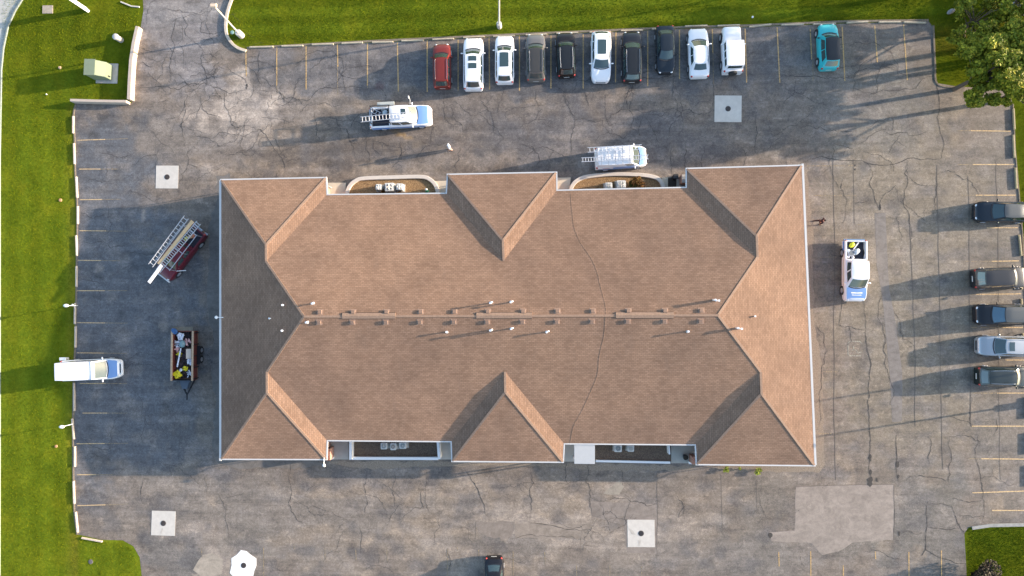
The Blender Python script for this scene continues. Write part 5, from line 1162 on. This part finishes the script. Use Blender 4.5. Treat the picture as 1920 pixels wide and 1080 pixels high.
make_car('dark green black crossover, lowest of the five at the right edge', 1884, 706, 0, 4.7, 1.80, 1.62, mat('paint_green_black', (.014, .022, .020), .25, .2, coat=.8), kind='suv', group=gr_, ws=GLASSL, rails=CHROME)
make_car('dark car with red tail lamps cut by the bottom edge', 927.5, 1093, -88, 4.6, 1.75, 1.5, BLK, kind='sedan')
DECAL = mat('decal_blue', (.10, .25, .62), .4); RDEC = mat('decal_red', (.55, .08, .08), .4)
# work van (left)
v = make_car('long white work van backed over the left wheel stops', 171, 693, 2.5, 5.5, 1.95, 2.15, WP, cat='van', name='work_van', kind='van', ws=GLASSL, hood_m=LBLUE)
MB().box(2.74, 3.00, -.55, .55, .62, .84).build('front_bumper', WHITE, v, bevel=.06); MB().box(2.80, 2.90, -.42, .42, .845, .852).build('bumper_step', BLACKP, v)
for k, x in enumerate((1.25, .95)): MB().box(x - .02, x + .02, -.82, .82, 2.12, 2.165).build('roof_ridge', WHITE, v, bevel=.01)
# ladder van (top)
v2 = make_car('white and light blue van with ladders on its roof above the building', 1164, 296, 3, 4.75, 1.95, 2.0, WP, cat='van', name='ladder_van', kind='van', ws=GLASSL, hood_m=LBLUE, bars=5, blind=True)
for (z0, z1, x0, x1, m_) in ((.90, 1.18, -.8, 1.4, DECAL), (.55, .80, -2.2, 1.4, LBLUE), (.95, 1.05, -1.7, -1.1, RDEC)): MB().box(x0, x1, -.985, -.976, z0, z1).build('side_stripe', m_, v2)
# pickup trucks
def rack(t, xs, hw, z, m_, y0=None):
    for x in xs:
        for sy in (-1, 1): MB().tube([(x, sy * hw, .9), (x, sy * hw, z)], .03, 6).build('rack_post', m_, t)
        MB().beam((x, -hw, z), (x, hw, z), .06, .05).build('rack_bar', m_, t)
    for sy in (-1, 1): MB().beam((min(xs) - .1, sy * hw, z), (max(xs) + .1, sy * hw, z), .05, .05).build('rack_rail', m_, t)
t1 = make_car('white pickup truck with light blue hood and a ladder on its rack', 752, 219, 2.5, 5.75, 1.98, 1.85, WP, cat='pickup truck', name='pickup_truck', kind='pickup', ws=GLASSL, hood_m=LBLUE, sunroof=((.12, .38, .45, .78),))
for (z0, z1, x0, x1, m_) in ((.45, .92, -2.75, -1.2, DECAL), (.50, .86, -1.2, 2.2, LBLUE)): MB().box(x0, x1, -.998, -.991, z0, z1).build('side_stripe', m_, t1)
MB().box(-2.1, -.5, .995, 1.35, 1.15, 1.27).build('side_box', mat('toolbox_grey', (.42, .43, .40), .5), t1, bevel=.02)
MB().tube([(.95, 1.0, 1.15), (1.05, 1.30, 1.6), (1.0, 1.45, 1.9)], .02, 5).ball((.98, 1.45, 1.92), .12, 8, 6, (.5, 1.1, .8)).build('spotlight', WHITE, t1, smooth=50)
rack(t1, (-2.6, -.9), .80, 1.95, BLACKP)
t2 = make_car('white pickup truck with light blue hood parked nose down right of the building', 1603.5, 508, -91, 5.55, 2.0, 1.85, WP, cat='pickup truck', name='pickup_truck', kind='pickup', ws=GLASSL, hood_m=LBLUE)
for y, x0 in ((-.18, 2.12), (.0, 2.10)): pass
for k, (xx, l_) in enumerate(((2.00, 1.0), (2.18, .85))):
    MB().box(xx - .055, xx + .055, -l_ / 2, l_ / 2, 1.085 - .03 * k, 1.10 - .03 * k).build('hood_lettering', WHITE, t2)
for (z0, z1, x0, x1, m_) in ((.52, .80, -2.7, -1.9, DECAL), (.62, .72, -1.6, 1.9, mat('decal_cream', (.6, .5, .35), .5))): MB().box(x0, x1, -1.008, -1.001, z0, z1).build('side_stripe', m_, t2)
t3 = make_car('maroon pickup truck with ladders and a plank stacked on its rack', 338, 474, -127.5, 5.60, 1.95, 1.75, MAR, cat='pickup truck', name='pickup_truck', kind='pickup')
rack(t3, (-2.5, -.4, 1.5), .82, 2.0, GALV)
MB().box(2.83, 2.95, -.8, .8, .45, .62).build('front_bumper', WHITE, t3, bevel=.03)
# ladders and planks on the racks
def ladder(p0, p1, wd, label, m_=ALU, sp=.305, group='aluminium ladders carried on the trucks', thick=.09):
    a, b = P(*p0), P(*p1); d = b - a; L_ = d.length
    t = empty('ladder', a, math.atan2(d.y, d.x), label, 'ladder', group)
    for sy in (-1, 1): MB().box(0, L_, sy * wd / 2 - .02, sy * wd / 2 + .02, 0, thick).build('rail', m_, t)
    n = int(L_ / sp)
    for k in range(n): x = (k + .5) * L_ / n; MB().tube([(x, -wd / 2, thick / 2), (x, wd / 2, thick / 2)], .028, 6).build('rung', m_, t)
    return t
ladder((676.5, 224.5, 2.02), (772, 214.5, 2.02), .46, 'long aluminium ladder on the rack of the white pickup above the building', thick=.10)
ladder((1102, 281.5, 2.24), (1203, 276, 2.24), .42, 'upper aluminium ladder on the roof of the ladder van', sp=.36)
ladder((1090, 300, 2.24), (1216, 294.5, 2.24), .36, 'lower longer aluminium ladder on the roof of the ladder van', sp=.25)
ladder((283, 498, 2.06), (350, 407.5, 2.06), .48, 'left ladder on the maroon pickup, widest rungs', sp=.38)
ladder((297, 508, 2.06), (373, 417.5, 2.06), .46, 'right ladder on the maroon pickup with closely set rungs', sp=.22)
def plank(p0, p1, wd, th, m_, label, cat='plank', name='plank'):
    a, b = P(*p0), P(*p1); d = b - a; L_ = d.length; o = MB().box(0, L_, -wd / 2, wd / 2, 0, th).build(name, m_, bevel=.006); o.location = a; o.rotation_euler = (0, 0, math.atan2(d.y, d.x)); tag(o, label, cat); return o
WOOD = mat('tan_plank', (.58, .40, .22), .7, var=.12, vs=3)
plank((298, 495.5, 2.07), (361.5, 414.5, 2.07), .34, .05, WOOD, 'long tan plank between the two ladders on the maroon pickup')
plank((279.5, 530, 2.16), (304, 497, 2.16), .30, .07, WHITE, 'white painted board sticking out over the hood of the maroon pickup', 'board', 'board')
plank((327, 508.5, 1.0), (345, 507, 1.3), .06, .06, WHITE, 'thin white pole sticking out beside the maroon pickup', 'pole', 'thin_pole')
# ---------------------------------------------------------------- loads
rl = random.Random(8)
def scraps(name, parent_pt, rz, cx, cy, sx, sy, z, n, cols, label, cat, size=(.10, .35)):
    # a crumpled heap: one object of mixed flat and folded pieces
    mb = MB()
    for _ in range(n):
        x, y = cx + rl.uniform(-sx, sx), cy + rl.uniform(-sy, sy); a = rl.uniform(0, 3.14); l_ = rl.uniform(*size); w_ = l_ * rl.uniform(.3, .8); zz = z + rl.uniform(0, .22)
        d = Vector((math.cos(a), math.sin(a), rl.uniform(-.4, .4))) * l_ / 2; mb.beam(Vector((x, y, zz)) - d, Vector((x, y, zz)) + d, w_, rl.uniform(.02, .08))
    o = mb.build(name, cols); o.location = parent_pt; o.rotation_euler = (0, 0, rz); return tag(o, label, cat)
def sack(px, py, z, r_, m_, label, name='bag', cat='bag', sq=(1, .8, .6)):
    p = P(px, py, z); mb = MB().ball((0, 0, 0), r_, 14, 9, sq); vs = []
    for v_ in mb.v: q = Vector(v_); k = 1 + .22 * noise.noise(q * 6 / max(r_, .15) * .35 + Vector((px, py, 0))); vs.append(tuple(q * k))
    mb.v = vs; o = mb.build(name, m_, smooth=50); o.location = p; o.rotation_euler = (0, 0, rl.uniform(0, 3)); return tag(o, label, cat)
# dump trailer
RUST = mat('rusty_wood', (.22, .13, .08), .85, var=.25, vs=4); RAILT = mat('tan_rail', (.42, .29, .19), .8, var=.2, vs=5); RRED = mat('dark_red_panel', (.13, .03, .022), .7, var=.3, vs=3)
p = P(343, 667, 1.3); tr = empty('dump_trailer', (p.x, p.y, 0), R(-90), 'open dump trailer filled with colourful rubbish left of the building', 'trailer')
LT, WT, ZT = 4.55, 2.05, 1.40
MB().box(-LT / 2, LT / 2, -WT / 2, WT / 2, .55, .63).build('floor', RUST, tr)
for sy in (-1, 1):
    y = sy * (WT / 2 - .04); MB().box(-LT / 2, LT / 2, y - .03, y + .03, .63, ZT).build('side_panel', RRED, tr)
    MB().box(-LT / 2 - .03, LT / 2 + .03, y - .09, y + .09, ZT, ZT + .08).build('top_rail', RAILT, tr, bevel=.01)
    for k in range(5):
        x = -LT / 2 + .15 + k * (LT - .3) / 4; MB().box(x - .04, x + .04, y + sy * .03, y + sy * .10, .45, ZT - .002).build('stake', DARKM, tr)
for x in (-LT / 2, LT / 2): MB().box(x - .03, x + .03, -WT / 2 + .08, WT / 2 - .08, .63, ZT - .05).build('end_panel', RRED if x < 0 else DARKM, tr)
MB().box(-LT / 2 - .42, -LT / 2 - .05, -.95, .95, ZT - .1, ZT - .04).build('tailgate', mat('grey_plank', (.13, .11, .085), .85, var=.2, vs=5), tr)
MB().beam((LT / 2, -.75, .5), (LT / 2 + 1.45, 0, .5), .10, .12).beam((LT / 2, .75, .5), (LT / 2 + 1.45, 0, .5), .10, .12).beam((LT / 2 + 1.3, 0, .5), (LT / 2 + 1.95, 0, .5), .08, .10).build('drawbar', DARKM, tr)
MB().prism([(LT / 2 + .04, -.5), (LT / 2 + .04, .5), (LT / 2 + .85, .25), (LT / 2 + .85, -.25)], .56, .95).build('battery_box', mat('blue_grey_box', (.06, .08, .11), .5), tr, bevel=.03)
for x in (-.45, .40):
    for sy in (-1, 1):
        w_ = MB().tube([(0, -.10, 0), (0, .10, 0)], .36, 18).build('wheel', RUB, tr, smooth=35); w_.location = (x, sy * (WT / 2 + .16), .36); MB().tube([(0, sy * .09, 0), (0, sy * .112, 0)], .2, 12).build('rim', GALV, w_)
for sy in (-1, 1): MB().box(-.9, .85, sy * (WT / 2 + .18) - .14, sy * (WT / 2 + .18) + .14, .76, .80).build('mudguard', DARKM, tr)
scraps('rubbish', (p.x, p.y, 0), R(-90), 0, 0, 2.1, .78, .70, 330, mat('rubbish_dark', (.05, .035, .04), .9, var=.5, vs=2), 'dark mixed rubbish covering the trailer floor', 'rubbish')['kind'] = 'stuff'
WSC = mat('white_scrap', (.62, .62, .68), .6, var=.15); YEL = mat('yellow_scrap', (.75, .62, .02), .5, var=.2); TEALS = mat('teal_grey_bag', (.16, .26, .28), .6); BLU = mat('blue_tarp', (.02, .08, .22), .5); CARD = mat('cardboard', (.60, .46, .36), .8); PINK = mat('pink_scrap', (.55, .30, .28), .7)
def heap(px, py, z, n, r_, m_, label, size=(.10, .28), name='scrap_pile', cat='scraps'):
    c = P(px, py, z); return scraps(name, (c.x, c.y, 0), rl.uniform(0, 3), 0, 0, r_, r_, z - .15, n, m_, label, cat, size)
heap(332, 702, 1.2, 150, .30, YEL, 'big pile of bright yellow strips in the lower left of the trailer', (.05, .17)); heap(347, 691, 1.15, 50, .20, YEL, 'small yellow strips beside the big yellow pile in the trailer', (.05, .14)); heap(336, 663, 1.15, 26, .20, YEL, 'yellow scraps halfway up the trailer', (.05, .14))
heap(356, 679, 1.15, 40, .24, WSC, 'white plastic scraps right of the trailer middle', (.07, .2)); heap(355, 700, 1.15, 16, .24, WSC, 'white scraps at the lower right of the trailer', (.07, .22)); heap(333, 645, 1.15, 34, .30, WSC, 'white and pale scraps at the upper left of the trailer', (.07, .2)); heap(351, 640, 1.2, 12, .25, PINK, 'pinkish scraps at the upper right of the trailer', (.10, .3)); heap(338, 631, 1.2, 14, .3, WSC, 'pale strips at the top end of the trailer', (.1, .4)); heap(331, 656, 1.1, 12, .2, PINK, 'pinkish scraps along the left side of the trailer')
sack(342, 645, 1.2, .34, TEALS, 'teal grey sack near the top of the trailer'); sack(327, 621, 1.45, .30, BLU, 'blue tarp bundle at the top left corner of the trailer', 'tarp', 'tarp', (.8, 1.1, .5)); sack(339, 694, 1.1, .18, WSC, 'small white sack beside the yellow pile')
plank((354, 672.5, 1.15), (354, 654, 1.15), .48, .05, CARD, 'tan cardboard sheet at the right side of the trailer', 'cardboard', 'cardboard_sheet'); plank((332.5, 688, 1.25), (339.5, 653, 1.25), .12, .05, WSC, 'long white strip lying along the trailer', 'strip', 'white_strip')
# pickup loads
sack(1597.5, 459.5, .95, .27, mat('yellow_bag', (.80, .78, .03), .45), 'yellow bag at the tail of the right pickup bed', sq=(1.1, .8, .6))
PG = mat('pale_grey_item', (.50, .56, .60), .5); sack(1590, 470, .9, .20, PG, 'small pale bag at the left of the right pickup bed'); sack(1606, 472, .9, .30, PG, 'pale grey bag right of the bucket in the right pickup bed', sq=(.8, 1.1, .5)); sack(1591, 481, .85, .15, WSC, 'tiny white bag low in the right pickup bed'); sack(1599, 483, .85, .14, WSC, 'tiny white bag next to the cab of the right pickup')
def bucket(px, py, z, r_, h_, m_, label):
    q = P(px, py, z + h_); t = empty('bucket', (q.x, q.y, z), 0, label, 'bucket'); MB().tube([(0, 0, 0), (0, 0, h_)], [r_ * .8, r_], 14).build('tub', m_, t, smooth=40); MB().tube([(0, 0, h_), (0, 0, h_ + .01)], r_ * .85, 14).build('contents', mat('bucket_dark', (.15, .17, .19), .6), t)
bucket(1597, 474.5, .60, .30, .38, WSC, 'white bucket in the middle of the right pickup bed')
plank((1600, 468, 1.0), (1611, 454.5, 1.15), .11, .05, WSC, 'short white board pointing to the rear corner of the right pickup bed', 'board', 'board')
sack(722, 210.5, 1.0, .26, PG, 'pale grey sack behind the cab of the white pickup above the building'); bucket(718, 206, .60, .16, .35, WSC, 'small white bucket behind the cab of the white pickup above the building')
ladder((697, 207, 1.0), (714, 215.5, 1.0), .34, 'short step ladder lying in the bed of the white pickup above the building', sp=.32, group=None)
sack(349, 448, .95, .24, mat('olive_scrap', (.45, .42, .08), .6), 'olive yellow bag in the bed of the maroon pickup'); sack(357, 444, .95, .22, mat('tan_bag', (.50, .33, .18), .7), 'tan bag in the bed of the maroon pickup'); bucket(348.5, 467, .60, .2, .5, mat('pale_grey_item', (1, 1, 1)), 'pale bucket behind the cab of the maroon pickup'); sack(362.5, 443, .95, .20, mat('orange_bag', (.50, .18, .10), .7), 'orange brown bag at the tail of the maroon pickup')
sack(1598.5, 482, .7, .1, WSC, 'small white rag beside the cab of the right pickup', 'rag', 'rag')
# ---------------------------------------------------------------- people
def limb(mb_pts, rad): return mb_pts, rad
def skin_obj(name, joints, bones, radii, m_, parent, root=0, lvl=1):
    me = bpy.data.meshes.new(name); me.from_pydata(joints, bones, []); o = bpy.data.objects.new(name, me); S.collection.objects.link(o); o.parent = parent
    sk = o.modifiers.new('skin', 'SKIN'); sk.use_smooth_shade = True
    for i, r_ in enumerate(radii): 
        rr = r_ if isinstance(r_, tuple) else (r_, r_); me.skin_vertices[0].data[i].radius = rr; me.skin_vertices[0].data[i].use_root = (i == root)
    sb_ = o.modifiers.new('subsurf', 'SUBSURF'); sb_.levels = lvl; sb_.render_levels = lvl
    me.materials.append(m_); return o
def person(px, py, rz, label, shirt, pants, hairc, stride=.25, elbow=.25, cap=None, long=False):
    b = P(px, py, 0); t = empty('person', (b.x, b.y, .004), rz, label, 'person')
    J, B_, Rr = [], [], []
    def j(p, r_, par=None):
        J.append(p); Rr.append(r_); 
        if par is not None: B_.append((par, len(J) - 1))
        return len(J) - 1
    pel = j((0, 0, .95), (.14, .10)); wa = j((0, 0, 1.10), (.125, .09), pel); ch = j((.01, 0, 1.32), (.155, .105), wa); nk0 = j((.01, 0, 1.46), (.07, .06), ch); nk = j((.02, 0, 1.53), .05, nk0); hd = j((.03, 0, 1.62), (.075, .085), nk); top = j((.03, 0, 1.73), (.065, .075), hd)
    j((.105, 0, 1.615), .015, hd)
    ft = []
    for sy, st_ in ((-1, stride), (1, -stride)):
        hp = j((0, sy * .10, .88), (.09, .09), pel); kn = j((st_ * .45 + .03, sy * .11, .50), .06, hp); an = j((st_, sy * .11, .10), .038, kn); to = j((st_ + .17, sy * .13, .035), .035, an); ft.append((st_, sy))
        sh = j((.01, sy * .19, 1.40), .055, ch); el = j((-st_ * .25, sy * .27, 1.12), .042, sh); wr = j((-st_ * .6 + elbow * .4, sy * .27, .90), .028, el); pm = j((-st_ * .7 + elbow * .5, sy * .27, .83), (.035, .018), wr)
        for k, (dx, l_) in enumerate(((-.03, .07), (-.01, .085), (.01, .08), (.03, .065))):
            f1 = j((-st_ * .7 + elbow * .5 + dx, sy * .268, .79), .009, pm); j((-st_ * .7 + elbow * .55 + dx, sy * .262, .79 - l_), .008, f1)
        j((-st_ * .7 + elbow * .5 + .055, sy * .255, .81), .010, pm)
    skin_obj('body', J, B_, Rr, SKIN, t)
    # clothing
    a = [(0, 0, .93), (0, 0, 1.10), (.01, 0, 1.32), (.01, 0, 1.45)]; bb = [(0, 1), (1, 2), (2, 3)]; rr = [(.175, .13), (.16, .12), (.195, .14), (.09, .075)]
    for sy, st_ in ((-1, stride), (1, -stride)):
        n0 = len(a); a += [(.01, sy * .20, 1.40), (-st_ * .2, sy * .26, 1.20)]; bb += [(2, n0), (n0, n0 + 1)]; rr += [.078, .068]
        if long: a += [(-st_ * .6 + elbow * .4, sy * .27, .92)]; bb += [(n0 + 1, n0 + 2)]; rr += [.05]
    skin_obj('shirt', a, bb, rr, shirt, t)
    a = [(0, 0, .95)]; bb = []; rr = [(.15, .115)]
    for sy, st_ in ((-1, stride), (1, -stride)):
        n0 = len(a); a += [(0, sy * .10, .86), (st_ * .45 + .03, sy * .11, .50), (st_, sy * .11, .12)]; bb += [(0, n0), (n0, n0 + 1), (n0 + 1, n0 + 2)]; rr += [(.125, .12), .09, .066]
    skin_obj('trousers', a, bb, rr, pants, t)
    for st_, sy in ft: MB().ball((st_ + .06, sy * .12, .045), .15, 10, 6, (1, .42, .35)).build('shoe', BLACKP, t, smooth=50)
    hr_ = MB().ball((.015, 0, 1.695), .112, 12, 8, (1, .85, .9)).build('hair' if not cap else 'cap', cap or hairc, t, smooth=60)
    for sy in (-1, 1): MB().ball((.115, sy * .032, 1.64), .012, 6, 4).build('eye', DARKM, t)
    MB().box(.108, .118, -.022, .022, 1.575, 1.583).build('mouth', mat('lips', (.35, .12, .10), .6), t)
    return t
person(845, 281, R(200), 'person in white shirt and white cap standing in the lane below the pickup', mat('white_shirt', (.78, .76, .76), .8), mat('khaki', (.42, .27, .22), .85), mat('brown_hair', (.05, .03, .02), .8), .16, .2, cap=mat('white_shirt', (1, 1, 1)))
person(1531, 417.5, R(-10), 'person in dark clothes walking just right of the building', mat('maroon_shirt', (.03, .012, .02), .8), mat('dark_trousers', (.035, .02, .03), .85), mat('black_hair', (.012, .01, .01), .8), .30, .3, long=True)
